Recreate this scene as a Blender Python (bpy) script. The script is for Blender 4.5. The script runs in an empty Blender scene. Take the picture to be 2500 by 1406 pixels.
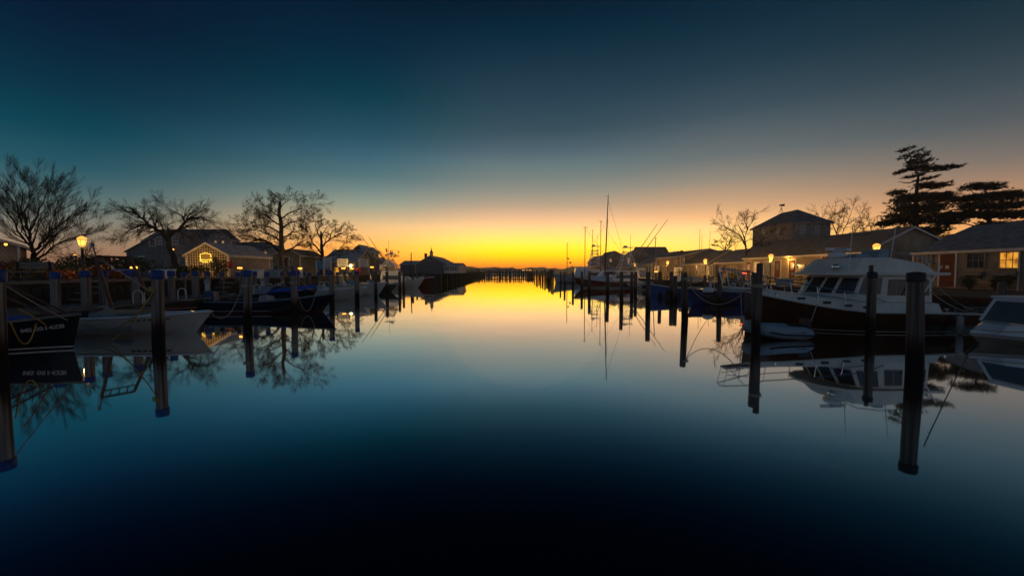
import bpy, math, random
from mathutils import Vector, Matrix
R = math.radians
rnd = random.Random(7)
S = bpy.context.scene
C = S.collection

# ------------------------------------------------------------------ camera
EYE, FPX = 1.8, 972.0                       # eye height over the water, focal length in photo pixels
PITCH = math.atan(41.0 / FPX)
cam = bpy.data.cameras.new('camera')
cam.sensor_width = 36.0
cam.lens = 36.0 * FPX / 2500.0
cam.clip_start, cam.clip_end = 0.1, 12000
cam_o = bpy.data.objects.new('camera', cam)
C.objects.link(cam_o)
cam_o.location = (0, 0, EYE)
cam_o.rotation_euler = (R(90) - PITCH, 0, 0)
S.camera = cam_o

# ------------------------------------------------------------------ sky
def lin(rgb):
    return tuple((c / 255 / 12.92 if c / 255 <= .04045 else ((c / 255 + .055) / 1.055) ** 2.4) for c in rgb)
w = bpy.data.worlds.new('World')
S.world = w
w.use_nodes = True
nt = w.node_tree
nt.nodes.clear()
def N(t, **k):
    n = nt.nodes.new(t)
    for a, b in k.items():
        setattr(n, a, b)
    return n
def L(a, b): nt.links.new(a, b)
def mth(op, a, b=None, c=None):
    n = N('ShaderNodeMath', operation=op)
    for i, v in enumerate((a, b, c)):
        if v is None: continue
        if isinstance(v, (int, float)): n.inputs[i].default_value = v
        else: L(v, n.inputs[i])
    return n.outputs[0]
tc = N('ShaderNodeTexCoord')
sp = N('ShaderNodeSeparateXYZ')
L(tc.outputs['Generated'], sp.inputs[0])
elev = mth('MULTIPLY', mth('ARCSINE', mth('MINIMUM', mth('MAXIMUM', sp.outputs[2], 0.0), 1.0)), 180 / math.pi)
efac = mth('POWER', mth('DIVIDE', elev, 90.0), 0.5)      # more stops near the horizon
az = mth('SUBTRACT', mth('MULTIPLY', mth('ARCTAN2', sp.outputs[0], sp.outputs[1]), 180 / math.pi), 3.6)
def ramp(stops):
    n = N('ShaderNodeValToRGB')
    cr = n.color_ramp
    cr.interpolation = 'LINEAR'
    while len(cr.elements) < len(stops): cr.elements.new(0.5)
    for e, (deg, rgb) in zip(cr.elements, stops):
        e.position = (deg / 90.0) ** .5
        e.color = (*lin(rgb), 1)
    L(efac, n.inputs[0])
    return n.outputs[0]
r_mid = ramp([(0, (235, 110, 0)), (.7, (245, 134, 0)), (1.5, (250, 160, 0)), (2.5, (252, 188, 2)), (3.5, (252, 202, 44)),
              (4.8, (252, 202, 96)), (6.3, (248, 196, 132)), (8.0, (226, 182, 142)), (9.6, (182, 163, 138)), (11.3, (146, 145, 134)), (13, (120, 131, 127)),
              (14.8, (100, 120, 123)), (16.5, (78, 100, 112)), (19, (54, 80, 92)), (22.5, (38, 66, 82)), (27, (20, 50, 68)), (30, (2, 39, 58)), (34, (0, 23, 43)),
              (47, (0, 14, 31)), (90, (0, 14, 30))])
r_left = ramp([(0, (172, 112, 74)), (1, (164, 116, 84)), (2.4, (150, 120, 96)), (4.3, (132, 125, 110)), (6.1, (102, 120, 116)),
               (8, (68, 103, 110)), (10, (36, 86, 100)), (13.5, (2, 66, 84)), (17, (0, 48, 68)), (20.5, (0, 34, 57)),
               (24, (0, 23, 47)), (34, (0, 16, 36)), (90, (0, 14, 30))])
r_right = ramp([(0, (250, 172, 76)), (2.3, (244, 172, 90)), (4.2, (230, 158, 98)), (6.1, (204, 145, 104)), (8, (164, 131, 108)),
                (10, (122, 113, 106)), (13.5, (80, 89, 94)), (17, (54, 70, 80)), (20.5, (32, 54, 65)), (24, (13, 42, 56)),
                (34, (3, 24, 40)), (90, (0, 14, 30))])
r_ql = ramp([(0, (250, 124, 16)), (1.2, (252, 144, 32)), (3.4, (248, 168, 72)), (6.2, (222, 182, 128)), (8.9, (156, 163, 144)), (10.5, (122, 143, 138)),
             (12.5, (84, 118, 124)), (15, (58, 100, 116)), (17.5, (34, 80, 97)), (20.5, (14, 65, 82)), (22.5, (0, 56, 72)), (27, (0, 38, 60)), (32.6, (0, 24, 43)), (47, (0, 14, 31)), (90, (0, 14, 30))])
r_qr = ramp([(0, (252, 158, 34)), (1.2, (254, 176, 50)), (3.4, (255, 204, 98)), (5.6, (255, 202, 132)), (6.9, (240, 184, 128)), (8.9, (204, 164, 128)), (11.6, (148, 138, 125)),
             (14.2, (106, 114, 115)), (19.3, (60, 80, 92)), (24, (31, 58, 74)), (28, (12, 44, 62)), (32.6, (1, 30, 49)), (47, (0, 14, 31)), (90, (0, 14, 30))])
r_back = ramp([(0, (140, 130, 134)), (5, (134, 132, 142)), (12, (110, 122, 138)), (20, (80, 102, 124)), (30, (48, 76, 100)),
               (45, (22, 48, 72)), (65, (6, 26, 46)), (90, (0, 14, 30))])
def mix(f, a, b):
    n = N('ShaderNodeMix', data_type='RGBA')
    L(f, n.inputs[0]); L(a, n.inputs[6]); L(b, n.inputs[7])
    return n.outputs[2]
def smooth(v, a, b):
    n = N('ShaderNodeMapRange', interpolation_type='SMOOTHSTEP')
    L(v, n.inputs[0]); n.inputs[1].default_value = a; n.inputs[2].default_value = b
    return n.outputs[0]
absaz = mth('ABSOLUTE', az)
side = mix(mth('GREATER_THAN', az, 0.0), r_left, r_right)
quart = mix(mth('GREATER_THAN', az, 0.0), r_ql, r_qr)
front = mix(smooth(absaz, 20.0, 52.0), mix(smooth(absaz, 3.0, 25.0), r_mid, quart), side)
skycol = mix(smooth(absaz, 62.0, 125.0), front, r_back)
nish = N('ShaderNodeTexSky', sky_type='NISHITA', sun_disc=False, sun_elevation=R(-1.0), sun_rotation=R(3.6))
nv = N('ShaderNodeVectorMath', operation='SCALE'); L(nish.outputs[0], nv.inputs[0]); nv.inputs['Scale'].default_value = 0.004
# the band just over the horizon is seen through a long path of haze, so the glow itself is brighter than 1
glow = mth('MULTIPLY_ADD', mth('MULTIPLY', smooth(absaz, 48.0, 4.0), smooth(elev, 9.5, 0.5)), 0.95, mth('MULTIPLY_ADD', smooth(elev, 9.0, 0.0), 0.3, 1.03))
gs = N('ShaderNodeVectorMath', operation='SCALE'); L(skycol, gs.inputs[0]); L(glow, gs.inputs['Scale'])
add = N('ShaderNodeVectorMath', operation='ADD'); L(gs.outputs[0], add.inputs[0]); L(nv.outputs[0], add.inputs[1])
bg = N('ShaderNodeBackground'); bg.inputs[1].default_value = 1.0
L(add.outputs[0], bg.inputs[0])
L(bg.outputs[0], N('ShaderNodeOutputWorld').inputs[0])

# the sun is still under the horizon: only a faint broad warm glow comes from its direction
sun = bpy.data.lights.new('sun', 'SUN')
sun.energy, sun.angle, sun.color = 0.003, R(25), (1, .55, .2)
sun_o = bpy.data.objects.new('sun', sun)
C.objects.link(sun_o)
sun_o.location = (5, 100, 30)
sun_o.rotation_euler = (R(-86), 0, R(-2))

S.view_settings.view_transform = 'Standard'
S.view_settings.look = 'None'
S.view_settings.gamma = 1
S.view_settings.exposure = 0.0
S.view_settings.use_curve_mapping = False
S.render.engine = 'CYCLES'
S.cycles.use_denoising = True
S.cycles.max_bounces = 6
S.cycles.caustics_reflective = False
S.cycles.caustics_refractive = False
S.cycles.sample_clamp_indirect = 4

# ------------------------------------------------------------------ helpers
def ray(px, py):
    x, y = (px - 1250) / FPX, -(py - 703) / FPX
    return Vector((x, math.cos(PITCH) + y * math.sin(PITCH), -math.sin(PITCH) + y * math.cos(PITCH)))
def at(px, py, d):                           # the point at depth d (metres along the channel) seen at a photo pixel
    r = ray(px, py)
    return Vector((0, 0, EYE)) + r * (d / r.y)
def atx(px, d): return at(px, 662, d).x

_m = {}
def mat(name, col, rough=.75, var=.3, sc=(6, 6, 6), bump=.15, kind=None, metal=0, spec=.3, emit=None, es=1, row=.13, bw=.18, col2=None):
    if name in _m: return _m[name]
    m = bpy.data.materials.new(name); _m[name] = m
    m.use_nodes = True
    t = m.node_tree; b = t.nodes['Principled BSDF']
    b.inputs['Roughness'].default_value = rough
    b.inputs['Metallic'].default_value = metal
    b.inputs['Specular IOR Level'].default_value = spec
    if emit:
        b.inputs['Base Color'].default_value = (*col, 1)
        b.inputs['Emission Color'].default_value = (*emit, 1)
        b.inputs['Emission Strength'].default_value = es
        return m
    tcn = t.nodes.new('ShaderNodeTexCoord')
    mp = t.nodes.new('ShaderNodeMapping'); mp.inputs['Scale'].default_value = sc
    t.links.new(tcn.outputs['Object'], mp.inputs[0])
    nz = t.nodes.new('ShaderNodeTexNoise'); nz.inputs['Scale'].default_value = 1; nz.inputs['Detail'].default_value = 5
    t.links.new(mp.outputs[0], nz.inputs[0])
    cr = t.nodes.new('ShaderNodeValToRGB')
    cr.color_ramp.elements[0].position, cr.color_ramp.elements[1].position = .3, .72
    c2 = col2 or tuple(min(1, c * (1 + var)) for c in col)
    cr.color_ramp.elements[0].color = (*[c * (1 - var) for c in col], 1)
    cr.color_ramp.elements[1].color = (*c2, 1)
    t.links.new(nz.outputs[0], cr.inputs[0])
    colout, hout = cr.outputs[0], nz.outputs[0]
    if kind in ('shingle', 'clap', 'plank'):
        sx = t.nodes.new('ShaderNodeSeparateXYZ'); t.links.new(tcn.outputs['Object'], sx.inputs[0])
        ad = t.nodes.new('ShaderNodeMath'); t.links.new(sx.outputs[0], ad.inputs[0]); t.links.new(sx.outputs[1], ad.inputs[1])
        cb = t.nodes.new('ShaderNodeCombineXYZ'); t.links.new(ad.outputs[0], cb.inputs[0]); t.links.new(sx.outputs[2], cb.inputs[1])
        br = t.nodes.new('ShaderNodeTexBrick')
        br.inputs['Scale'].default_value = 1
        br.inputs['Brick Width'].default_value = bw if kind == 'shingle' else 3.0
        br.inputs['Row Height'].default_value = row
        br.inputs['Mortar Size'].default_value = .012
        br.inputs['Color1'].default_value = (1, 1, 1, 1); br.inputs['Color2'].default_value = (.75, .75, .75, 1)
        br.inputs['Mortar'].default_value = (.22, .22, .22, 1)
        t.links.new(cb.outputs[0], br.inputs[0])
        mx = t.nodes.new('ShaderNodeMix'); mx.data_type = 'RGBA'; mx.blend_type = 'MULTIPLY'; mx.inputs[0].default_value = .85
        t.links.new(colout, mx.inputs[6]); t.links.new(br.outputs[0], mx.inputs[7])
        colout = mx.outputs[2]; hout = br.outputs[0]
    if kind == 'pile':                        # tide mark: dark weed and wet wood low down on the pile
        sx = t.nodes.new('ShaderNodeSeparateXYZ'); t.links.new(tcn.outputs['Object'], sx.inputs[0])
        ma = t.nodes.new('ShaderNodeMath'); ma.operation = 'MULTIPLY_ADD'
        t.links.new(nz.outputs[0], ma.inputs[0]); ma.inputs[1].default_value = .5; t.links.new(sx.outputs[2], ma.inputs[2])
        c3 = t.nodes.new('ShaderNodeValToRGB'); el = c3.color_ramp.elements
        el[0].position, el[0].color = .55, (.012, .011, .009, 1)
        el[1].position, el[1].color = 1.0, (1, 1, 1, 1)
        e = el.new(.7); e.color = (.2, .1, .06, 1)
        t.links.new(ma.outputs[0], c3.inputs[0])
        mx = t.nodes.new('ShaderNodeMix'); mx.data_type = 'RGBA'; mx.blend_type = 'MULTIPLY'; mx.inputs[0].default_value = 1
        t.links.new(colout, mx.inputs[6]); t.links.new(c3.outputs[0], mx.inputs[7])
        colout = mx.outputs[2]
    t.links.new(colout, b.inputs['Base Color'])
    if bump:
        bp = t.nodes.new('ShaderNodeBump'); bp.inputs['Strength'].default_value = bump; bp.inputs['Distance'].default_value = .03
        t.links.new(hout, bp.inputs['Height']); t.links.new(bp.outputs[0], b.inputs['Normal'])
    return m

class MB:
    def __init__(s): s.v, s.f = [], []
    def quad(s, *p):
        n = len(s.v); s.v += [tuple(q) for q in p]; s.f.append(tuple(range(n, n + len(p))))
        return s
    def box(s, x0, x1, y0, y1, z0, z1):
        n = len(s.v)
        s.v += [(x, y, z) for z in (z0, z1) for y in (y0, y1) for x in (x0, x1)]
        for f in ((0, 2, 3, 1), (4, 5, 7, 6), (0, 1, 5, 4), (2, 6, 7, 3), (0, 4, 6, 2), (1, 3, 7, 5)):
            s.f.append(tuple(n + i for i in f))
        return s
    def hexa(s, p):                           # 8 corners: bottom 4 around, top 4 around
        n = len(s.v); s.v += [tuple(q) for q in p]
        for f in ((3, 2, 1, 0), (4, 5, 6, 7), (0, 1, 5, 4), (1, 2, 6, 5), (2, 3, 7, 6), (3, 0, 4, 7)):
            s.f.append(tuple(n + i for i in f))
        return s
    def tube(s, pts, rad, k=6, cap=True):
        pts = [Vector(p) for p in pts]
        if not isinstance(rad, (list, tuple)): rad = [rad] * len(pts)
        n0 = len(s.v)
        for i, p in enumerate(pts):
            d = (pts[min(i + 1, len(pts) - 1)] - pts[max(i - 1, 0)])
            d = d.normalized() if d.length > 1e-9 else Vector((0, 0, 1))
            a = Vector((0, 0, 1)) if abs(d.z) < .9 else Vector((1, 0, 0))
            u = d.cross(a).normalized(); v = d.cross(u)
            for j in range(k):
                an = 2 * math.pi * j / k
                s.v.append(tuple(p + (u * math.cos(an) + v * math.sin(an)) * rad[i]))
        for i in range(len(pts) - 1):
            for j in range(k):
                a, b = n0 + i * k + j, n0 + i * k + (j + 1) % k
                s.f.append((a, b, b + k, a + k))
        if cap:
            s.f.append(tuple(n0 + j for j in range(k))[::-1])
            s.f.append(tuple(n0 + (len(pts) - 1) * k + j for j in range(k)))
        return s
    def lathe(s, prof, k=12, c=(0, 0, 0), wob=0, seed=0):
        q = random.Random(seed); ph = [1 + q.uniform(-wob, wob) for _ in range(k)]
        n0 = len(s.v)
        for r, z in prof:
            for j in range(k):
                an = 2 * math.pi * j / k
                s.v.append((c[0] + r * ph[j] * math.cos(an), c[1] + r * ph[j] * math.sin(an), c[2] + z))
        for i in range(len(prof) - 1):
            for j in range(k):
                a, b = n0 + i * k + j, n0 + i * k + (j + 1) % k
                s.f.append((a, b, b + k, a + k))
        s.f.append(tuple(n0 + j for j in range(k))[::-1])
        s.f.append(tuple(n0 + (len(prof) - 1) * k + j for j in range(k)))
        return s
    def mesh(s, name, off=None):
        me = bpy.data.meshes.new(name)
        if off is not None: vv = [(a - off[0], b - off[1], c - off[2]) for a, b, c in s.v]
        else: vv = s.v
        me.from_pydata(vv, [], s.f); me.update()
        return me

def setp(o, label=None, cat=None, group=None, kind=None):
    if label: o['label'] = label
    if cat: o['category'] = cat
    if group: o['group'] = group
    if kind: o['kind'] = kind
    return o
_wl = {}
def thing(name, label, cat, loc=(0, 0, 0), rz=0, group=None):
    o = bpy.data.objects.new(name, None); C.objects.link(o)
    o.location = loc; o.rotation_euler = (0, 0, rz); o.empty_display_size = .2
    _wl[o.name] = Vector(loc)
    return setp(o, label, cat, group)
def part(name, mb, m, parent, local=False, smooth=False, label=None):
    """one mesh object under a thing or part; vertices in world space unless local"""
    off = None if local else _wl[parent.name]
    me = mb.mesh(name, off); me.materials.append(m)
    if smooth:
        for p in me.polygons: p.use_smooth = True
    o = bpy.data.objects.new(name, me); C.objects.link(o); o.parent = parent
    _wl[o.name] = _wl[parent.name]
    if label: o['label'] = label
    return o
def solo(name, mb, m, label, cat, group=None, kind=None, smooth=False, loc=(0, 0, 0)):
    me = mb.mesh(name, loc); me.materials.append(m)
    if smooth:
        for p in me.polygons: p.use_smooth = True
    o = bpy.data.objects.new(name, me); C.objects.link(o); o.location = loc
    _wl[o.name] = Vector(loc)
    return setp(o, label, cat, group, kind)
def struct(name, mb, m): return solo(name, mb, m, None, None, None, 'structure')
def clone(o, parent=None, loc=None, label=None):
    c = o.copy(); C.objects.link(c); c.parent = parent
    if loc is not None: c.location = loc; _wl[c.name] = Vector(loc)
    if label: c['label'] = label
    for ch in o.children: clone(ch, c)
    return c
ORD = ('first second third fourth fifth sixth seventh eighth ninth tenth eleventh twelfth thirteenth fourteenth fifteenth sixteenth '
       'seventeenth eighteenth nineteenth twentieth').split()
ORD += ['twenty-' + x for x in ORD[:9]] + ['thirtieth'] + ['thirty-' + x for x in ORD[:9]] + ['fortieth'] + ['forty-' + x for x in ORD[:9]]

# ------------------------------------------------------------------ materials
PILE = mat('weathered_pile_wood', (.08, .066, .054), .8, .7, (17, 17, .5), .8, 'pile', col2=(.34, .295, .26))
PILE_D = mat('dark_tarred_pile_wood', (.03, .025, .021), .75, .7, (17, 17, .5), .8, 'pile', col2=(.2, .165, .14))
CAPB = mat('blue_pile_cap', (.012, .055, .24), .55, .35, (9, 9, 9), .1)
CAPD = mat('dark_pile_cap', (.02, .025, .035), .6, .3)
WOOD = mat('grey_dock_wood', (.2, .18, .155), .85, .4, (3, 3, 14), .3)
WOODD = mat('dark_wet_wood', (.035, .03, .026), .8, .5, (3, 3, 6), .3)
WOODR = mat('red_brown_wood', (.12, .05, .03), .75, .4, (2, 2, 9), .3)
ROPE = mat('pale_rope', (.42, .37, .3), .9, .2, (40, 40, 40), .2)
ROPEY = mat('yellow_rope', (.5, .33, .08), .9, .2, (40, 40, 40), .2)
WHITE = mat('white_boat_gelcoat', (.72, .74, .75), .3, .08, (2, 2, 2), .02, spec=.5)
CREAM = mat('cream_boat_paint', (.68, .66, .58), .4, .08, (2, 2, 2), .02)
GREY = mat('grey_canvas', (.3, .33, .36), .85, .2, (5, 5, 5), .3)
BLUEC = mat('blue_canvas', (.02, .09, .42), .8, .25, (4, 4, 4), .4)
NAVY = mat('navy_hull_paint', (.008, .014, .035), .35, .2, (2, 2, 2), .02, spec=.35)
BLACKH = mat('black_hull_paint', (.006, .006, .008), .4, .2, (2, 2, 2), .02, spec=.3)
MAROON = mat('maroon_hull_paint', (.13, .018, .012), .4, .25, (2, 2, 2), .02)
REDP = mat('red_bottom_paint', (.25, .02, .015), .6, .3, (3, 3, 3), .1)
BRED = mat('bright_red_paint', (.6, .03, .02), .5, .2)
DOORR = mat('faded_red_door_paint', (.13, .024, .017), .7, .3, (3, 3, 3), .1)
GREENH = mat('green_hull_paint', (.03, .09, .04), .45, .25)
STEEL = mat('polished_rail_steel', (.7, .7, .7), .22, .05, (3, 3, 3), 0, metal=1)
ALU = mat('white_enamelled_tube', (.75, .76, .77), .35, .05, (3, 3, 3), 0)
DARKM = mat('dark_iron', (.03, .03, .032), .5, .3, (6, 6, 6), .1)
SPAR = mat('brown_varnished_spar', (.1, .045, .03), .5, .35, (5, 5, 1), .1)
MASTM = mat('dull_aluminium_mast', (.16, .13, .11), .5, .2, (4, 4, 1), .05)
GLASS = mat('dark_window_glass', (.03, .035, .04), .08, .1, (1, 1, 1), 0, spec=.6)
GLASSG = mat('curtained_window_glass', (.2, .21, .21), .15, .2, (3, 3, 3), 0, spec=.5)
VINYL = mat('clear_vinyl_curtain', (.3, .27, .2), .25, .3, (2, 2, 2), .05)
LITW = mat('lit_window_glass', (.5, .3, .1), .5, emit=(1, .52, .08), es=1.1)
LITW2 = mat('dim_lit_window_glass', (.5, .35, .2), .5, emit=(1, .6, .25), es=.45)
PINKW = mat('window_glass_lit_pink', (.5, .35, .25), .5, emit=(1, .55, .3), es=.55)
LAMP = mat('lamp_glass_lit', (.6, .4, .2), .5, emit=(1, .46, .07), es=2.4)
LAMPS = mat('small_lamp_lit', (.6, .4, .2), .5, emit=(1, .4, .05), es=3.5)
STAR = mat('bright_lamp_lit', (.6, .4, .2), .5, emit=(1, .6, .16), es=40)
REDL = mat('red_lamp_lit', (.5, .1, .05), .5, emit=(1, .12, .04), es=2.5)
NEON = mat('yellow_sign_tube_lit', (.6, .5, .1), .5, emit=(1, .6, .07), es=2.0)
SHING = mat('grey_cedar_shingle_wall', (.38, .33, .3), .9, .3, (2, 2, 2), .5, 'shingle', row=.14, bw=.16)
SHINGD = mat('dark_grey_shingle_wall', (.2, .21, .215), .9, .3, (2, 2, 2), .5, 'shingle', row=.15, bw=.18)
SHINGT = mat('tan_shingle_wall', (.47, .365, .25), .9, .3, (1.5, 1.5, 1.5), .5, 'shingle', row=.14, bw=.16)
SHINGP = mat('pinkish_shingle_wall', (.5, .36, .3), .9, .2, (1.5, 1.5, 1.5), .4, 'shingle', row=.16, bw=.2)
OLIVE = mat('olive_tan_shingle_wall', (.36, .3, .2), .9, .25, (2, 2, 2), .4, 'shingle', row=.15, bw=.2)
CLAP = mat('worn_cream_clapboard_wall', (.34, .275, .2), .85, .35, (1.3, 1.3, 2.2), .6, 'clap', row=.12)
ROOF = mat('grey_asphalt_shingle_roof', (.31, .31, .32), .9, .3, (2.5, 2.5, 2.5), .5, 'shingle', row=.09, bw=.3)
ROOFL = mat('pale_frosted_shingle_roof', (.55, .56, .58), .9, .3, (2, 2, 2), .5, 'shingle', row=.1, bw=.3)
ROOFD = mat('dark_shingle_roof', (.2, .215, .235), .9, .3, (2, 2, 2), .5, 'shingle', row=.11, bw=.3)
ROOFB = mat('brown_grey_shingle_roof', (.29, .25, .205), .9, .3, (2, 2, 2), .5, 'shingle', row=.1, bw=.3)
TRIM = mat('weathered_white_trim', (.62, .58, .52), .7, .15, (4, 4, 4), .1)
TRIMD = mat('dull_grey_trim', (.24, .22, .2), .8, .2)
BRICK = mat('chimney_brick', (.16, .06, .045), .9, .3, (4, 4, 4), .3, 'shingle', row=.08, bw=.22)
BARK = mat('dark_bark', (.045, .037, .03), .9, .4, (9, 9, 4), .5)
BARKP = mat('mottled_plane_tree_bark', (.13, .105, .07), .85, .6, (3, 3, 3), .4)
TWIG = mat('brown_twig', (.05, .034, .024), .9, .3, (3, 3, 3), 0)
NEEDLE = mat('dark_pine_needle', (.018, .026, .014), .8, .5, (1.2, 1.2, 1.2), 0)
LEAFR = mat('rust_autumn_leaf', (.16, .05, .025), .8, .5, (3, 3, 3), 0)
LEAFG = mat('olive_green_leaf', (.06, .07, .02), .8, .5, (3, 3, 3), 0)
LEAFY = mat('yellow_brown_leaf', (.2, .13, .035), .8, .5, (3, 3, 3), 0)
GROUND = mat('dark_sandy_ground', (.07, .06, .05), .95, .4, (.8, .8, .8), .3)
SIGNW = mat('white_sign_board', (.55, .57, .58), .6, .08)
SIGNB = mat('blue_sign_board', (.1, .3, .42), .6, .1)
SIGNY = mat('mustard_sign_board', (.36, .25, .08), .6, .1)
INK = mat('faded_dark_blue_lettering', (.05, .09, .16), .7, .1)
INKY = mat('faded_brown_lettering', (.16, .09, .03), .7, .1)
LETTER = mat('pale_hull_lettering', (.55, .5, .45), .6, .05)
YELL = mat('dull_yellow_paint', (.3, .22, .06), .6, .25)
RUBB = mat('pale_blue_grey_rubber', (.25, .34, .4), .55, .15, (3, 3, 3), .05)
HILL = mat('far_wooded_shore', (.05, .028, .018), .95, .4, (.05, .05, .05), 0)

for m_, lo_, hi_, k_, sc_ in ((LITW, (.3, .085, .004), (1, .42, .04), .85, 3.0), (LITW2, (.25, .12, .04), (1, .58, .22), .5, 2.0), (PINKW, (.3, .1, .05), (1, .55, .3), .42, 2.0)):
    t_ = m_.node_tree; b_ = t_.nodes['Principled BSDF']          # rooms are lit unevenly: lamps, curtains, dark furniture
    tc_ = t_.nodes.new('ShaderNodeTexCoord'); nz_ = t_.nodes.new('ShaderNodeTexNoise'); nz_.inputs['Scale'].default_value = sc_; nz_.inputs['Detail'].default_value = 3
    cr_ = t_.nodes.new('ShaderNodeValToRGB'); cr_.color_ramp.elements[0].position, cr_.color_ramp.elements[1].position = .35, .62
    cr_.color_ramp.elements[0].color, cr_.color_ramp.elements[1].color = (*lo_, 1), (*hi_, 1)
    t_.links.new(tc_.outputs['Object'], nz_.inputs[0]); t_.links.new(nz_.outputs[0], cr_.inputs[0]); t_.links.new(cr_.outputs[0], b_.inputs['Emission Color'])
    b_.inputs['Emission Strength'].default_value = k_
# ------------------------------------------------------------------ water, ground, far shore
def water_mat():
    m = bpy.data.materials.new('still_harbour_water'); m.use_nodes = True
    t = m.node_tree; t.nodes.clear()
    def n(k, **a):
        q = t.nodes.new(k)
        for x, y in a.items(): setattr(q, x, y)
        return q
    tcn = n('ShaderNodeTexCoord')
    nz = n('ShaderNodeTexNoise'); nz.inputs['Scale'].default_value = .35; nz.inputs['Detail'].default_value = 2
    t.links.new(tcn.outputs['Object'], nz.inputs[0])
    bp = n('ShaderNodeBump'); bp.inputs['Strength'].default_value = .3; bp.inputs['Distance'].default_value = .012
    t.links.new(nz.outputs[0], bp.inputs['Height'])
    fr = n('ShaderNodeFresnel'); fr.inputs['IOR'].default_value = 1.33
    mr = n('ShaderNodeMapRange', interpolation_type='SMOOTHSTEP')
    mr.inputs[1].default_value, mr.inputs[2].default_value = .033, .195
    mr.inputs[3].default_value, mr.inputs[4].default_value = .02, .97
    t.links.new(fr.outputs[0], mr.inputs[0])
    gl = n('ShaderNodeBsdfGlossy'); gl.inputs['Roughness'].default_value = .03; gl.inputs['Color'].default_value = (.86, .96, 1, 1)
    t.links.new(bp.outputs[0], gl.inputs['Normal'])
    cr = n('ShaderNodeValToRGB'); el = cr.color_ramp.elements      # bluer reflection at steeper angles, tinted into the gloss colour
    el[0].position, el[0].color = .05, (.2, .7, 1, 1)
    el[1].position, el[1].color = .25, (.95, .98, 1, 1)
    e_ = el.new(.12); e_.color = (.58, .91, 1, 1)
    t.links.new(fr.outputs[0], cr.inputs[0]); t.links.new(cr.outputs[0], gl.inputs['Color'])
    df = n('ShaderNodeBsdfDiffuse'); df.inputs['Color'].default_value = (.0005, .005, .012, 1)
    mx = n('ShaderNodeMixShader')
    t.links.new(mr.outputs[0], mx.inputs[0]); t.links.new(df.outputs[0], mx.inputs[1]); t.links.new(gl.outputs[0], mx.inputs[2])
    t.links.new(mx.outputs[0], n('ShaderNodeOutputMaterial').inputs[0])
    return m
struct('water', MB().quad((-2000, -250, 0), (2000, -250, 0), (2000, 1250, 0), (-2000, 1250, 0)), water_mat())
LZ, RZ = 1.35, .75                           # height of the left and right wharf over the water
LX, LX2, RX = -16.6, -10.2, 17.0             # quay edges
struct('ground_left', MB().box(-500, LX, -40, 150, -1.5, LZ).box(LX, LX2, 56, 150, -1.5, LZ - .004), GROUND)
struct('ground_right', MB().box(RX, 500, -40, 190, -1.5, RZ), GROUND)
q = random.Random(3)
mb = MB()
xs = list(range(-1800, 1801, 9))
hz, h = [], 8
for x in xs:
    h += q.uniform(-1.4, 1.4) + (9.5 - h) * .12
    hz.append(max(5, h + (2.5 if 40 < x < 90 else 0) + q.uniform(-.6, .6) + (3 if q.random() < .05 else 0)))
for i in range(len(xs) - 1):
    a, b, y = xs[i], xs[i + 1], 1000
    mb.quad((a, y, -.5), (b, y, -.5), (b, y + 6, hz[i + 1]), (a, y + 6, hz[i]))
    mb.quad((a, y + 6, hz[i]), (b, y + 6, hz[i + 1]), (b, y + 80, hz[i + 1] * .8), (a, y + 80, hz[i] * .8))
struct('hill', mb, HILL)

# ------------------------------------------------------------------ quay walls of boards, low docks
def boards(parent, x, y0, y1, step, z0, z1, t=.07):
    base = None; y = y0; i = 0
    while y < y1:
        if base is None:
            base = part('board', MB().box(-t, t, 0, step - .025, z0, z1), WOODD, parent, local=True)
            o = base
        else: o = clone(base, parent)
        o.location = (x + rnd.uniform(-.015, .015), y, rnd.uniform(-.03, .02)); y += step; i += 1
def capplanks(parent, x0, x1, y0, y1, z, ln, m):
    y = y0; base = None
    while y < y1:
        if base is None: o = base = part('plank', MB().box(x0, x1, 0, ln - .02, 0, .1), m, parent, local=True)
        else: o = clone(base, parent)
        o.location = (rnd.uniform(-.02, .02), y, z + rnd.uniform(0, .012)); y += ln
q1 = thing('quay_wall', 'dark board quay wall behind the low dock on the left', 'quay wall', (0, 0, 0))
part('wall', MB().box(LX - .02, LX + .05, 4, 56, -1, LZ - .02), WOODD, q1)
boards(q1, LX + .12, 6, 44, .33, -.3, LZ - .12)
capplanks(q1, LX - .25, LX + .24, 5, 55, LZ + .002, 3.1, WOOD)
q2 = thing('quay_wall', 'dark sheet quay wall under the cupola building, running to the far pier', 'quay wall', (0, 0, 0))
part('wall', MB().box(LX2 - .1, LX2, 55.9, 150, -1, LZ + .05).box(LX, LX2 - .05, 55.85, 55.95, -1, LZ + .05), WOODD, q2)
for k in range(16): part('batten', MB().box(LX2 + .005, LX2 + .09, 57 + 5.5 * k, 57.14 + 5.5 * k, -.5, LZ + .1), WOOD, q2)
q3 = thing('quay_wall', 'red-brown board quay wall below the right-hand cottages', 'quay wall', (0, 0, 0))
part('wall', MB().box(RX - .05, RX + .02, 6, 120, -1, RZ - .02), WOODR, q3)
boards(q3, RX - .12, 10, 50, .33, -.3, RZ - .1)
capplanks(q3, RX - .25, RX + .2, 8, 60, RZ + .002, 3.1, WOODR)

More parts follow.
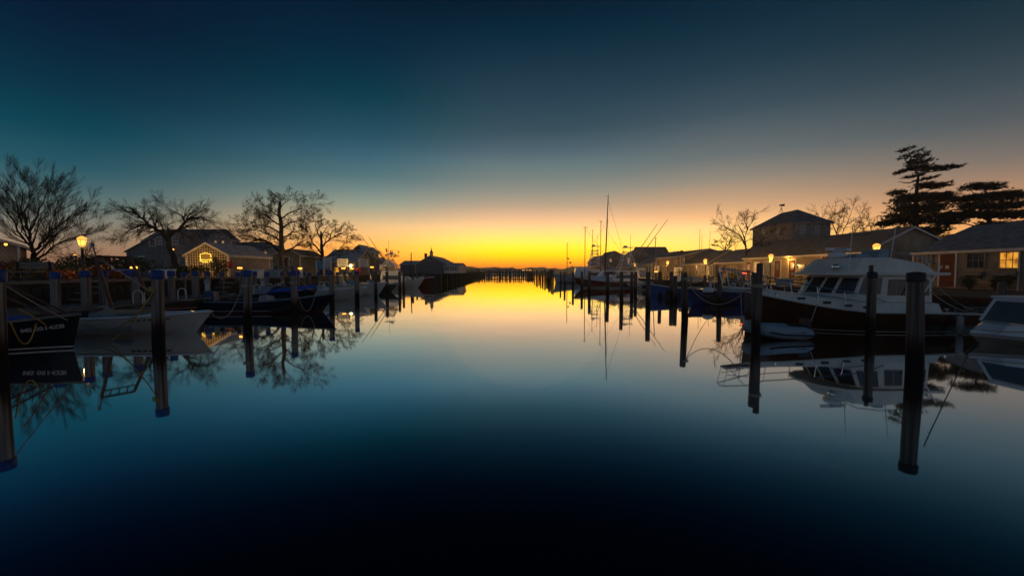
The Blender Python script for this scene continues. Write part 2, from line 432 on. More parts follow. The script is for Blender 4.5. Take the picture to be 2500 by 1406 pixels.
def dock(label, x0, x1, y0, y1, z, along='y', m=None):
    d = thing('low_dock', label, 'dock', ((x0 + x1) / 2, y0, 0))
    m = m or WOOD
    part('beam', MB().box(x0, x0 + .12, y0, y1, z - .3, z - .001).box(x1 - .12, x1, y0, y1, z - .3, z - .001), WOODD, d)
    base = None; s = .2; y = y0
    while y < y1 - .05:
        if base is None: o = base = part('plank', MB().box(x0 - .03, x1 + .03, 0, s - .02, 0, .05), m, d, local=True)
        else: o = clone(base, d)
        o.location = (-(x0 + x1) / 2 + rnd.uniform(-.02, .02), y - y0, z + rnd.uniform(0, .008)); y += s
    return d
dock('grey plank low dock with white hoops in front of the left quay wall', -15.9, -13.2, 10.5, 27, .58)
dock('grey plank low dock further along the left quay, below the sign boards', -15.2, -13.0, 30, 46, .55)
dock('pale plank low dock beside the dark blue boat on the right', 13.3, 16.0, 19, 34, .42)
dock('narrow plank dock behind the maroon sailing boat', 12.4, 13.6, 37, 58, .45)

# white U-shaped rails standing on the docks
def hoop_mesh(wd, ht):
    pts = [(-wd / 2, 0, 0), (-wd / 2, 0, ht - wd / 2)]
    for k in range(1, 8):
        a = math.pi - math.pi * k / 8
        pts.append((wd / 2 * math.cos(a), 0, ht - wd / 2 + wd / 2 * math.sin(a)))
    pts += [(wd / 2, 0, ht - wd / 2), (wd / 2, 0, 0)]
    return MB().tube(pts, .019, 6).mesh('dock_hoop')
hm = hoop_mesh(.27, .47); hm.materials.append(ALU)
hoops = [(335, -13.5, .63, 'left'), (362, -13.5, .63, 'left'), (443, -13.5, .63, 'left'), (612, -13.4, .63, 'left'), (627, -13.4, .63, 'left'), (658, -13.4, .63, 'left'), (677, -13.4, .63, 'left'),
         (784, -13.2, .6, 'left'), (797, -13.2, .6, 'left')]
for i, (px, X, z, s) in enumerate(hoops):
    o = bpy.data.objects.new('dock_hoop', hm); C.objects.link(o)
    o.location = (X, X * FPX / (px - 1250), z); o.rotation_euler = (0, 0, R(20))
    setp(o, ORD[i] + ' white U-shaped rail from the left on the left-hand docks', 'rail', 'white hoops on the left docks')
for i, (px, d) in enumerate([(1750, 27), (1790, 24), (1822, 23), (1878, 21.5)]):
    o = bpy.data.objects.new('dock_hoop', hm); C.objects.link(o)
    o.location = (atx(px, d), d, .47); o.scale = (1.1, 1, 1.3)
    setp(o, ORD[i] + ' white U-shaped rail from the channel on the right-hand dock', 'rail', 'white hoops on the right dock')

# steps from the quay down to the low dock
def steps(px, d, wd, label):
    p = at(px, 700, d)
    s = thing('wooden_steps', label, 'steps', (p.x, d, .6))
    for k in range(3): part('tread', MB().box(-wd / 2, wd / 2, .26 * k, .26 * k + .25, .16 + .22 * k, .2 + .22 * k), WOOD, s, local=True)
    for e in (-1, 1):
        part('stringer', MB().hexa([(e * wd / 2, -.05, .03), (e * (wd / 2 + .05), -.05, .03), (e * (wd / 2 + .05), .8, .03), (e * wd / 2, .8, .03),
                                   (e * wd / 2, -.05, .2), (e * (wd / 2 + .05), -.05, .2), (e * (wd / 2 + .05), .8, .75), (e * wd / 2, .8, .75)]), WOODD, s, local=True)
steps(190, 14.2, .9, 'grey wooden steps below the lamp post, going down to the low dock')
steps(535, 19.4, .8, 'small grey wooden steps on the low dock below the lattice shed')

# ------------------------------------------------------------------ pilings
def pile_proto(r, z1, m, capm, caph, seed, bottom=-1.2):
    q = random.Random(seed)
    prof = [(r * 1.04, bottom), (r * 1.03, .1), (r, .5), (r * .97, 1.0), (r * .92, z1 - .03), (r * .84, z1)]
    me = MB().lathe(prof, 14, wob=.09, seed=seed).mesh('pile'); me.materials.append(m)
    for p in me.polygons: p.use_smooth = True
    ce = None
    if capm:
        ce = MB().lathe([(r * 1.06, z1 - caph), (r * 1.08, z1 - caph + .01), (r * 1.07, z1 + .01), (r * .95, z1 + .035), (r * .3, z1 + .05)], 14, wob=.03, seed=seed).mesh('cap')
        ce.materials.append(capm)
        for p in ce.polygons: p.use_smooth = p.normal.z < .5
    return me, ce
def pile(pm, x, y, dz, lean, label, group, sc=1.0):
    me, ce = pm
    o = thing('mooring_pile', label, 'pile', (x, y, dz), rnd.uniform(0, 6.28), group)
    o.rotation_euler = (lean[1], lean[0], 0); o.scale = (sc, sc, 1)
    s = bpy.data.objects.new('shaft', me); C.objects.link(s); s.parent = o; s.rotation_euler = (0, 0, rnd.uniform(0, 6.28))
    if ce:
        c = bpy.data.objects.new('cap', ce); C.objects.link(c); c.parent = o
    return o
PL = [pile_proto(.13, 1.78, PILE, CAPB, .17, k) for k in (1, 2, 3)]
PR = [pile_proto(.125, 1.76, PILE_D, None, 0, k) for k in (4, 5, 6)]
PRC = pile_proto(.125, 1.74, PILE_D, CAPD, .12, 9)
PF = pile_proto(.14, 1.8, PILE_D, None, 0, 11)
def lean(a=.02): return (rnd.uniform(-a, a), rnd.uniform(-a, a))
outer = [(-20, 7.1), (381, 9.83), (601, 13.46), (716, 16.6), (809, 20.5), (871, 23.6), (917, 28), (944, 30.5), (976, 34.5), (985, 38.5), (1007, 44), (1018, 48.5),
         (1032, 53), (1042, 58), (1056, 65), (1066, 72)]
for i, (px, d) in enumerate(outer):
    p = PL[i % 3] if i < 6 else PR[i % 3]
    lab = ORD[i] + (' blue-capped pile from the left in the outer row of the left side' if i < 6 else ' pile from the left in the outer row of the left side, dark topped')
    pile(p, atx(px, d), d, 0.0, (.028 if i < 2 else rnd.uniform(-.012, .02), rnd.uniform(-.02, .02)), lab, 'mooring piles along the left of the channel', 1.0 if i < 6 else .98)
inner = [(132, 12.2, .92), (208, 12.8, 1), (252, 13.4, .95), (312, 17.5, .9), (327, 14.4, 1), (392, 20, .85), (418, 16, .98), (447, 20, .9), (476, 17.2, 1), (507, 21, .85), (541, 22.3, .85),
         (580, 22.5, .85), (594, 20, .9), (621, 21.2, .92), (650, 22, .9), (690, 24, .9), (727, 25.5, .9), (742, 27.5, .92), (755, 28, 1), (778, 30, .9), (803, 31, .9), (824, 33, .9),
         (842, 34.5, .9), (853, 36, .85), (868, 37.5, .85), (906, 41, .85)]
for i, (px, d, s) in enumerate(inner):
    dz = (662 - (665 + rnd.uniform(-2, 3))) * d / FPX - .0
    pile(PL[i % 3], atx(px, d), d, dz + .02, lean(.015), ORD[i] + ' blue-capped pile from the left in the row along the left dock', 'blue-capped piles along the left dock', s)
rp = [(2244, 6.96, PRC, 'large near pile in front of the white motor yacht saloon windows'), (2131, 10.8, PRC, 'dark pile in front of the motor yacht windshield, a blue sleeve near its top'),
      (1850, 10.3, PR[0], 'tall dark pile beside the pulpit of the motor yacht'), (1674, 14.7, PR[1], 'dark pile with rope tied round it, nearest left of the yacht pulpit'),
      (1583, 20.1, PR[2], 'dark pile beside the bow of the blue covered boat'), (1518, 24, PR[0], 'thick dark pile in front of the maroon boat stern'),
      (1484, 27.5, PR[1], 'dark pile in front of the middle of the maroon boat'), (1439, 33, PR[2], 'dark pile just right of the maroon boat bow'),
      (1421, 37, PR[0], 'dark pile in front of the maroon boat stem'), (1399, 42, PR[1], 'dark pile left of the maroon boat bow'),
      (1379, 48, PR[2], 'dark pile in front of the grey-white lobster boat side'), (1369, 53, PR[0], 'dark pile in front of the grey-white lobster boat bow'),
      (1340, 66, PR[1], 'dark pile left of the grey-white lobster boat'), (1757, 20.0, PR[0], 'slim dark pile in front of the dark blue boat'),
      (1543, 30, PR[2], 'dark pile right of the maroon boat stern'), (1552, 31, PR[1], 'dark pile beside the small white boat'),
      (1612, 27, PR[0], 'broad dark pile at the dock behind the blue covered boat'), (1650, 24, PR[1], 'dark pile at the head of the blue covered boat'),
      (1640, 26, PR[2], 'short dark pile behind the blue covered boat'), (1722, 31, PR[2], 'dark dock pile below the second lamp post from the yacht'), (2448, 14.2, PR[0], 'square-topped dark pile in front of the lit window'),
      (2005, 19, PR[1], 'pale grey pile behind the yacht foredeck rail'), (1996, 24, PR[2], 'short pile on the quay beside the red doors')]
for i, (px, d, p, lab) in enumerate(rp):
    x = atx(px, d)
    topz = {2448: 1.42, 1722: 1.45, 1996: 1.4, 1650: 1.5, 2005: 1.65}.get(px, 1.76)
    lx = -.03 if px in (2244, 1850, 1674) else rnd.uniform(-.02, .005)
    o = pile(p, x, d, topz - 1.76, (lx, rnd.uniform(-.015, .015)), lab, 'mooring piles along the right of the channel', .86 if 10 < d < 12 else .97)
# slim posts standing beside two of the right-hand piles
for px, y0, y1, d, rr, lab in [(2127, 650, 760, 10.95, .05, 'slim post standing just behind the sleeve-topped pile by the yacht windshield'), (1855, 645, 720, 10.55, .075, 'square post top standing above the tall pile by the yacht pulpit')]:
    a, b = at(px, y0, d), at(px, y1, d)
    t = thing('post', lab, 'post', (a.x, d, 0)); part('shaft', MB().lathe([(rr, -1.1), (rr, a.z - .02), (rr * .9, a.z)], 10, (a.x, d, 0)), PILE_D, t)
    part('cap', MB().lathe([(rr * 1.08, a.z + .001), (rr * 1.08, a.z + .02), (rr * .4, a.z + .03)], 10, (a.x, d, 0)), PILE_D, t)
for i in range(34):                           # far pier
    px = 1131 + 5.1 * i + rnd.uniform(-1.5, 1.5)
    d = 152 + rnd.uniform(-3, 3)
    pile(PF, atx(px, d), d, rnd.uniform(.55, 1.1), lean(.01), ORD[i] + ' pile from the left in the far pier row before the hills', 'piles of the far pier', 1.7)
for i in range(16):
    px = 1306 + 2.9 * i + rnd.uniform(-1, 1); d = 100 - 2.2 * i + rnd.uniform(-3, 3)
    pile(PF, atx(px, d), d, rnd.uniform(-.2, .35), lean(.012), ORD[i] + ' pile from the left in the cluster beyond the lobster boat', 'piles in the far right cluster', .95)
fp = thing('pier_deck', 'dark low pier deck across the far end of the channel', 'pier', (0, 155, 0))
part('deck', MB().box(atx(1128, 155), atx(1305, 155), 154, 158, 1.2, 1.7), WOODD, fp)
part('rail', MB().box(atx(1128, 155), atx(1272, 155), 157.8, 157.9, 2.3, 2.45), WOODD, fp)
fp = thing('pier_shed', 'low dark box shed on the far pier beneath a row of small lights', 'shed', (0, 120, 0))
part('wall', MB().box(atx(1287, 120), atx(1303, 120), 119, 123, -.2, 1.35), WOODD, fp)
part('roof', MB().box(atx(1286.3, 120), atx(1303.7, 120), 118.9, 123.1, 1.352, 1.42), ROOFD, fp)
for i, px in enumerate((1276, 1279, 1286, 1289, 1292, 1296)):
    p = at(px, 659.5, 150)
    solo('pier_lamp', MB().lathe([(.06, -.08), (.14, -.06), (.14, .06), (.06, .09)], 8, p), LAMPS, ORD[i] + ' small yellow light from the left on the far pier', 'lamp', 'small lights on the far pier', loc=(p.x, p.y, p.z))

# ------------------------------------------------------------------ buildings
def face_pt(fc, u, z, out):
    ax, val, sg = fc
    return (val + sg * out, u, z) if ax == 'x' else (u, val + sg * out, z)
def fbox(mb, fc, u0, u1, z0, z1, o0, o1):
    a, b = face_pt(fc, u0, z0, o0), face_pt(fc, u1, z1, o1)
    return mb.box(min(a[0], b[0]), max(a[0], b[0]), min(a[1], b[1]), max(a[1], b[1]), min(z0, z1), max(z0, z1))
def window(h, fc, u, z, wd, ht, cols=2, rows=2, glass=None, trim=None, panes=True, fw=.07):
    glass = glass or GLASS; trim = trim or TRIM
    m = MB()
    u0, u1, z0, z1 = u - wd / 2, u + wd / 2, z - ht / 2, z + ht / 2
    fbox(m, fc, u0 - fw, u0, z0 - fw, z1 + fw, .005, .06); fbox(m, fc, u1, u1 + fw, z0 - fw, z1 + fw, .005, .06)
    fbox(m, fc, u0, u1, z1, z1 + fw, .005, .058); fbox(m, fc, u0, u1, z0 - fw, z0, .005, .075)
    for c in range(1, cols): fbox(m, fc, u0 + wd * c / cols - .014, u0 + wd * c / cols + .014, z0, z1, .005, .035)
    for r in range(1, rows): fbox(m, fc, u0, u1, z0 + ht * r / rows - .014, z0 + ht * r / rows + .014, .005, .033)
    f = part('window', m, trim, h)
    if panes:
        for c in range(cols):
            for r in range(rows):
                part('pane', fbox(MB(), fc, u0 + wd * c / cols + .01, u0 + wd * (c + 1) / cols - .01, z0 + ht * r / rows + .01, z0 + ht * (r + 1) / rows - .01, .003, .016), glass, f)
    else: part('pane', fbox(MB(), fc, u0, u1, z0, z1, .003, .016), glass, f)
    return f
def door(h, fc, u, z0, wd, ht, m=None, lite=None):
    m = m or DOORR
    d = part('door', fbox(MB(), fc, u - wd / 2, u + wd / 2, z0, z0 + ht, .005, .045), m, h)
    fr = MB()
    for e in (-1, 1): fbox(fr, fc, u + e * wd / 2, u + e * (wd / 2 + .1), z0, z0 + ht + .1, .005, .06)
    fbox(fr, fc, u - wd / 2, u + wd / 2, z0 + ht, z0 + ht + .1, .005, .058)
    part('frame', fr, TRIM, d)
    part('handle', fbox(MB(), fc, u + wd * .36, u + wd * .42, z0 + ht * .45, z0 + ht * .5, .046, .09), DARKM, d)
    if lite:
        for c in range(3):
            for r in range(3):
                part('pane', fbox(MB(), fc, u - wd * .28 + wd * .19 * c, u - wd * .28 + wd * .19 * c + wd * .16, z0 + ht * .56 + ht * .11 * r, z0 + ht * .56 + ht * .11 * r + ht * .095, .046, .052), lite, d)
    return d
def house(name, label, x0, x1, y0, y1, gz, ez, rz, ax, wm, rm, over=.25, ridge=None, trim=True, cat='house', th=.09):
    """gable house; ax = direction of the ridge; ridge = position of the ridge across (default centre)"""
    h = thing(name, label, cat, ((x0 + x1) / 2, (y0 + y1) / 2, gz))
    m = MB()
    if ax == 'y':
        c = (x0 + x1) / 2 if ridge is None else ridge
        m.quad((x0, y0, gz), (x1, y0, gz), (x1, y0, ez), (c, y0, rz), (x0, y0, ez)); m.quad((x1, y1, gz), (x0, y1, gz), (x0, y1, ez), (c, y1, rz), (x1, y1, ez))
        m.quad((x0, y1, gz), (x0, y0, gz), (x0, y0, ez), (x0, y1, ez)); m.quad((x1, y0, gz), (x1, y1, gz), (x1, y1, ez), (x1, y0, ez))
        prof = [(x0, c), (x1, c)]
    else:
        c = (y0 + y1) / 2 if ridge is None else ridge
        m.quad((x0, y1, gz), (x0, y0, gz), (x0, y0, ez), (x0, c, rz), (x0, y1, ez)); m.quad((x1, y0, gz), (x1, y1, gz), (x1, y1, ez), (x1, c, rz), (x1, y0, ez))
        m.quad((x0, y0, gz), (x1, y0, gz), (x1, y0, ez), (x0, y0, ez)); m.quad((x1, y1, gz), (x0, y1, gz), (x0, y1, ez), (x1, y1, ez))
        prof = [(y0, c), (y1, c)]
    part('wall', m, wm, h)
    r = MB()
    for e, c in prof:
        sl = (rz - ez) / abs(c - e); o = over if e < c else -over
        e2, z2 = e - o, ez - sl * over
        if ax == 'y':
            a0, a1 = y0 - over, y1 + over
            r.hexa([(e2, a0, z2), (c, a0, rz), (c, a1, rz), (e2, a1, z2), (e2, a0, z2 + th), (c, a0, rz + th), (c, a1, rz + th), (e2, a1, z2 + th)])
        else:
            a0, a1 = x0 - over, x1 + over
            r.hexa([(a0, e2, z2), (a0, c, rz), (a1, c, rz), (a1, e2, z2), (a0, e2, z2 + th), (a0, c, rz + th), (a1, c, rz + th), (a1, e2, z2 + th)])
    part('roof', r, rm, h)
    if trim:
        for x in (x0, x1):
            for y in (y0, y1):
                t = MB().box(x - .06 if x == x0 else x - .055, x + .055 if x == x0 else x + .06, y - .06 if y == y0 else y - .055, y + .055 if y == y0 else y + .06, gz, ez - .02)
                part('corner_board', t, TRIMD if trim == 2 else TRIM, h)
        f = MB()                              # fascia along the eaves and rakes
        for e, c in prof:
            sl = (rz - ez) / abs(c - e); o = over if e < c else -over
            e2, z2 = e - o, ez - sl * over
            d = -.03 if e < c else .03
            if ax == 'y':
                f.box(min(e2 + d, e2 + 2 * d), max(e2 + d, e2 + 2 * d), y0 - over, y1 + over, z2 - .1, z2 + th - .01) if False else f.box(min(e2, e2 + d), max(e2, e2 + d), y0 - over, y1 + over, z2 - .08, z2 + th - .015)
                for y, s in ((y0 - over, -.03), (y1 + over, .03)):
                    ya, yb = min(y, y + s), max(y, y + s)
                    f.hexa([(e2, ya, z2 - .08), (c, ya, rz - .08), (c, yb, rz - .08), (e2, yb, z2 - .08), (e2, ya, z2 + th - .02), (c, ya, rz + th - .02), (c, yb, rz + th - .02), (e2, yb, z2 + th - .02)])
            else:
                f.box(x0 - over, x1 + over, min(e2, e2 + d), max(e2, e2 + d), z2 - .08, z2 + th - .015)
                for x, s in ((x0 - over, -.03), (x1 + over, .03)):
                    xa, xb = min(x, x + s), max(x, x + s)
                    f.hexa([(xa, e2, z2 - .08), (xa, c, rz - .08), (xb, c, rz - .08), (xb, e2, z2 - .08), (xa, e2, z2 + th - .02), (xa, c, rz + th - .02), (xb, c, rz + th - .02), (xb, e2, z2 + th - .02)])
        part('fascia', f, TRIMD if trim == 2 else TRIM, h)
    return h
def zat(py, d): return at(1250, py, d).z

# --- left bank
h = house('cottage', 'tan shingled cottage at the left edge with a lit porch lamp', -5.2, 0, 0, 6, LZ, zat(597, 27) - .1, zat(566, 27), 'y', SHINGT, ROOFD, ridge=-2.6)
window(h, ('y', 0, -1), -2.2, 2.6, .6, 1.0, 2, 3, LITW2)
door(h, ('y', 0, -1), -1.35, LZ, .7, 1.9, TRIM)
ang = R(48); cc = Vector((-2.6, 3, 0)); cc.rotate(Matrix.Rotation(ang, 3, 'Z').to_euler())
h.rotation_euler = (0, 0, ang); h.location = Vector((atx(48, 26), 26, LZ)) + cc
wl = thing('wall_lantern', 'small lit lantern on the wall of the left edge cottage', 'lamp', at(14, 596, 24.9))
part('shade', MB().lathe([(.13, .05), (.06, .12), (.02, .15)], 10), DARKM, wl, local=True)
part('bulb', MB().lathe([(.02, -.1), (.07, -.06), (.07, .03), (.03, .045)], 10), LAMPS, wl, local=True)
part('bracket', MB().tube([(0, 0, .1), (0, .2, .14), (0, .32, .1)], .015, 6), DARKM, wl, local=True)

d = 60
h = house('house', 'large dark grey shingled house behind the flat-topped bare tree', atx(312, d), atx(492, d), d, d + 5, LZ, zat(613, d), zat(562, d), 'y', SHINGD, ROOFB, ridge=atx(409, d), trim=2)
for px, py, gm in ((375, 592, DOORR), (391, 588, GLASS), (431, 588, GLASS)): window(h, ('y', d, -1), atx(px, d), zat(py, d), .7, 1.0, 2, 2, gm, panes=False, fw=.12)
door(h, ('y', d, -1), atx(430, d), LZ, .8, 2.1)
part('window_shelf', MB().box(atx(341, d), atx(358, d), d - .3, d - .002, zat(628, d), zat(625, d)), TRIM, h)
h = house('house', 'dark roofed long house wing with pinkish gable behind the grey house', atx(352, 74), atx(516, 74), 74, 82, LZ, zat(588, 74), zat(561, 78), 'x', SHINGD, ROOFD, trim=2)
h = house('house', 'pinkish shingled gable house with two small lit windows', atx(516, 73), atx(566, 73), 73, 75, LZ, zat(584, 73), zat(562, 73), 'y', SHINGP, ROOFD, ridge=atx(537, 73))
for px in (529, 547): window(h, ('y', 73, -1), atx(px, 73), zat(591, 73), .35, .42, 1, 1, LITW2, panes=False)
h = house('house', 'dark roofed house seen between the lattice shed and the plane tree', atx(562, 70), atx(640, 70), 70, 75, LZ, zat(612, 70), zat(592, 72), 'x', SHINGP, ROOFD, trim=2)
h = house('house', 'low pinkish house with small lit pane behind the plane tree', atx(640, 66), atx(685, 66), 66, 69, LZ, zat(625, 66), zat(598, 66), 'y', SHINGP, ROOFD)
window(h, ('y', 66, -1), atx(650, 66), zat(617, 66), .4, .4, 1, 1, LITW2, panes=False)

# lattice shed with the lit sign
d0, d1 = 30, 35
sx0, sx1 = atx(457, d0), atx(559, d0)
ez, rz = zat(622, d0), zat(594, d0)
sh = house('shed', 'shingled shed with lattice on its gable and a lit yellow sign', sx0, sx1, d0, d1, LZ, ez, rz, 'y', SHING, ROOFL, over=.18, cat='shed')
cx = (sx0 + sx1) / 2
LATT = mat('tan_lattice_strip', (.55, .47, .32), .8, .2)
def roofz(x): return ez + (rz - ez) * (1 - abs(x - cx) / (cx - sx0)) - .1
part('gable_shade_sheet', MB().quad((sx0 + .06, d0 - .004, LZ), (sx1 - .06, d0 - .004, LZ), (sx1 - .06, d0 - .004, ez - .1), (cx, d0 - .004, rz - .12), (sx0 + .06, d0 - .004, ez - .1)), mat('lattice_hole_shade', (.07, .055, .04), .9, .3), sh)  # added dark sheet: shade in the lattice holes painted as colour
n = 17
for i in range(n):
    x = sx0 + .1 + (sx1 - sx0 - .2) * i / (n - 1)
    part('slat', MB().box(x - .022, x + .022, d0 - .03, d0 - .008, LZ, roofz(x)), LATT, sh)
z = LZ + .2; k = 0
while z < rz - .25:
    hw = (cx - sx0) - .05 if z < ez - .1 else max(.1, (cx - sx0) * (1 - (z + .1 - ez) / (rz - ez)))
    part('slat', MB().box(cx - hw, cx + hw, d0 - .055, d0 - .031, z, z + .045), LATT, sh); z += .19
part('skylight', MB().hexa([(sx1 - .9, 32.8, ez + .4), (sx1 - .35, 32.8, ez + .1), (sx1 - .35, 33.7, ez + .1), (sx1 - .9, 33.7, ez + .4),
                            (sx1 - .9, 32.8, ez + .62), (sx1 - .35, 32.8, ez + .34), (sx1 - .35, 33.7, ez + .34), (sx1 - .9, 33.7, ez + .62)]), ROOFL, sh)
sg = thing('lit_sign', 'glowing yellow crest-shaped sign on the lattice shed gable', 'sign', at(503, 630, d0 - .08))
pts = [(-.38, -.02), (-.42, .18), (-.34, .3), (-.2, .33), (0, .38), (.2, .33), (.34, .3), (.42, .18), (.38, -.02), (.42, -.2), (.3, -.24), (.18, -.33), (.06, -.26), (0, -.34), (-.08, -.26), (-.18, -.33), (-.3, -.24), (-.42, -.2), (-.38, -.02)]
part('tube_outline', MB().tube([(a, -.04, b) for a, b in pts], .022, 6), NEON, sg, local=True)
part('tube_bar', MB().tube([(-.38, -.04, -.16), (-.2, -.04, -.13), (0, -.04, -.17), (.2, -.04, -.13), (.38, -.04, -.16)], .02, 6), NEON, sg, local=True)
part('board', MB().box(-.33, .33, -.01, .02, -.12, .28), mat('sign_back_board', (.42, .33, .12), .7, .2), sg, local=True)
pl = bpy.data.lights.new('sign_glow', 'POINT'); pl.energy, pl.color, pl.shadow_soft_size = 80, (1, .5, .09), .2
po = bpy.data.objects.new('sign_glow', pl); C.objects.link(po); po.parent = sg; po.location = (0, -1.9, -.1)
rb = thing('red_float', 'bright red rounded float hanging at the lattice shed corner', 'float', at(562, 646, d0 - .25))
part('body', MB().lathe([(.04, -.3), (.14, -.24), (.16, 0), (.14, .22), (.05, .28)], 12), BRED, rb, local=True, smooth=True)
part('cord', MB().tube([(0, 0, .27), (-.02, .1, .5)], .012, 5), ROPE, rb, local=True)

h = house('house', 'olive shingled house with a red door behind the plane tree trunk', atx(665, 45), atx(733, 45), 45, 50, LZ, zat(622, 45), zat(609, 45), 'y', OLIVE, ROOFB, ridge=atx(712, 45))
door(h, ('y', 45, -1), atx(697, 45), LZ, .9, 2.0)
window(h, ('y', 45, -1), atx(709, 45), 2.5, .35, 1.2, 1, 2, GLASS, panes=False)
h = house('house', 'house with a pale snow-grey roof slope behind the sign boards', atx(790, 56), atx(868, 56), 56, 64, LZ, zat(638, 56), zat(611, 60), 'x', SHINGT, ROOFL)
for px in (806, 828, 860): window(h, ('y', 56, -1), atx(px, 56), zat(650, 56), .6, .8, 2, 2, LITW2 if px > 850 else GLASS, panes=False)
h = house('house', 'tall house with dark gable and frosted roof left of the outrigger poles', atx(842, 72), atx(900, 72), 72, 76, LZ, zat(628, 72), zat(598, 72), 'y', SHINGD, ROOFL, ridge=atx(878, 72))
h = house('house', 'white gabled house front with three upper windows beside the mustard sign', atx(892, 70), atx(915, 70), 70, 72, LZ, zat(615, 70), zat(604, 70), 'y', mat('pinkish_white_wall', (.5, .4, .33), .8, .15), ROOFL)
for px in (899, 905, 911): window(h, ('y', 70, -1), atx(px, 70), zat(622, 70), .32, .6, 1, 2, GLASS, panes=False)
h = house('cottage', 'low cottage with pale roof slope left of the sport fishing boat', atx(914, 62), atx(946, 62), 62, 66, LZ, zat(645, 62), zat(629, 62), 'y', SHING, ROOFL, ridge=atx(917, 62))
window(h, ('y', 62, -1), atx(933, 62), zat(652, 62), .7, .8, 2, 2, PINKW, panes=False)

# building with the cupola at the end of the left quay
d = 85
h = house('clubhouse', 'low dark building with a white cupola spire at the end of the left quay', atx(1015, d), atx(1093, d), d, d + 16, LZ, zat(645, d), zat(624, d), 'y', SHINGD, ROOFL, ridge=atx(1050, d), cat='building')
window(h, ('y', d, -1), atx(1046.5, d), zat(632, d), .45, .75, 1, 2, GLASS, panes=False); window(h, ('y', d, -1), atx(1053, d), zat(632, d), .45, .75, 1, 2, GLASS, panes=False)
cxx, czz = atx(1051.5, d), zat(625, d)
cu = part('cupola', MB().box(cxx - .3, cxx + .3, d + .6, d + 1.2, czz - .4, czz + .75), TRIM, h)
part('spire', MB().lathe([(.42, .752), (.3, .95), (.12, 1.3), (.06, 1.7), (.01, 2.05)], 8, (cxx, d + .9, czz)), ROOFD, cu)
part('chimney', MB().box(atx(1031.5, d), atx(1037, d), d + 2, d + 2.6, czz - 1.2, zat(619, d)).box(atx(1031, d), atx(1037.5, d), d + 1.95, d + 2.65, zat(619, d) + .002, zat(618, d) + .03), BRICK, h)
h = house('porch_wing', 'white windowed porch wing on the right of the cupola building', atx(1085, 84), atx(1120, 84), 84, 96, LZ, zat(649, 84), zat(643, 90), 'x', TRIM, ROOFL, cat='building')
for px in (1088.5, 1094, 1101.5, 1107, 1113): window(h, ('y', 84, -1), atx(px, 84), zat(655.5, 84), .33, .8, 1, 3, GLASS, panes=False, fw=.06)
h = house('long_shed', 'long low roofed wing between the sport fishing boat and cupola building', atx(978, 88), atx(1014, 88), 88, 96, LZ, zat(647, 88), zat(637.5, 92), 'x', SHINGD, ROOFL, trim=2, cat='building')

# --- right bank
BX = 27.0
def rwin(h, y, z, wd, ht, c=2, r=2, g=None, x=BX, **k): return window(h, ('x', x, -1), y, z, wd, ht, c, r, g, **k)
def ypx(px, x=BX): return x * FPX / (px - 1250)
h = house('house', 'low clapboard house at the right edge with one brightly lit window', BX, 35.5, 19.2, ypx(2229), RZ, 3.02, 4.75, 'y', CLAP, ROOF, over=.14, ridge=31)
rwin(h, ypx(2259), zat(634, 26) , .75, .72, 3, 2, GLASSG, fw=.05, trim=TRIMD); rwin(h, ypx(2381), zat(636, 23.2), .85, .85, 3, 2, GLASS, trim=TRIMD); rwin(h, ypx(2463), zat(635, 21.6), .85, .85, 3, 2, LITW, trim=TRIMD)
dr = door(h, ('x', BX, -1), ypx(2313), RZ + .1, .85, 2.02)
part('notice', fbox(MB(), ('x', BX, -1), ypx(2313) - .1, ypx(2313) + .1, 1.95, 2.15, .046, .05), TRIM, dr)
for y in (ypx(2381), ypx(2463)):
    b = part('window_box', MB().box(BX - .3, BX - .005, y - .5, y + .5, 1.55, 1.78), WOOD, h)
    for e in (-.33, .33): part('bracket', MB().hexa([(BX - .05, y + e - .03, 1.3), (BX - .005, y + e - .03, 1.3), (BX - .005, y + e + .03, 1.3), (BX - .05, y + e + .03, 1.3), (BX - .28, y + e - .03, 1.548), (BX - .005, y + e - .03, 1.548), (BX - .005, y + e + .03, 1.548), (BX - .28, y + e + .03, 1.548)]), WOOD, b)
part('downpipe', MB().tube([(BX - .09, ypx(2490), RZ), (BX - .09, ypx(2490), 2.95)], .04, 8), TRIM, h)

y0, y1 = 30.6, 46.3
h = house('long_cottage', 'long tan shingled cottage with red doors behind the motor yacht', BX, 34.5, y0, y1, RZ, 3.3, 5.15, 'y', SHINGT, ROOFB, over=.2, ridge=30.6)
door(h, ('x', BX, -1), ypx(1826 + 2), RZ + .1, .85, 2.0, lite=LITW2)
rwin(h, ypx(1847), 2.05, 1.0, 1.45, 1, 1, LITW2); rwin(h, ypx(1874), 2.0, 1.2, 1.5, 1, 1, GLASSG)
door(h, ('x', BX, -1), ypx(1898), RZ + .1, .9, 2.0, lite=GLASSG); door(h, ('x', BX, -1), ypx(1934), RZ + .1, .9, 2.0, lite=GLASSG)
rwin(h, ypx(1954.5), 1.95, .85, .95, 2, 2, GLASSG); rwin(h, ypx(1985), 1.95, .8, 1.0, 1, 1, GLASS)
door(h, ('x', BX, -1), ypx(2016), RZ + .1, .9, 2.2); rwin(h, ypx(2042), 2.0, .7, 1.3, 1, 1, GLASS)
for px in (1868, 1951, 1984):
    y = ypx(px); b = part('window_box', MB().box(BX - .32, BX - .005, y - .55, y + .55, .98, 1.2), WOOD, h)
    part('plants', MB().box(BX - .26, BX - .06, y - .48, y + .48, 1.202, 1.3), LEAFG, b)
part('sign_strip', MB().box(BX - .03, BX - .005, ypx(1988), ypx(1958), 2.8, 2.9), TRIMD, h)
wl = thing('wall_lantern', 'lit wall lamp above the red door of the long cottage', 'lamp', (BX - .18, ypx(1928), 3.0))
part('shade', MB().lathe([(.12, .05), (.05, .12), (.02, .15)], 10), DARKM, wl, local=True)
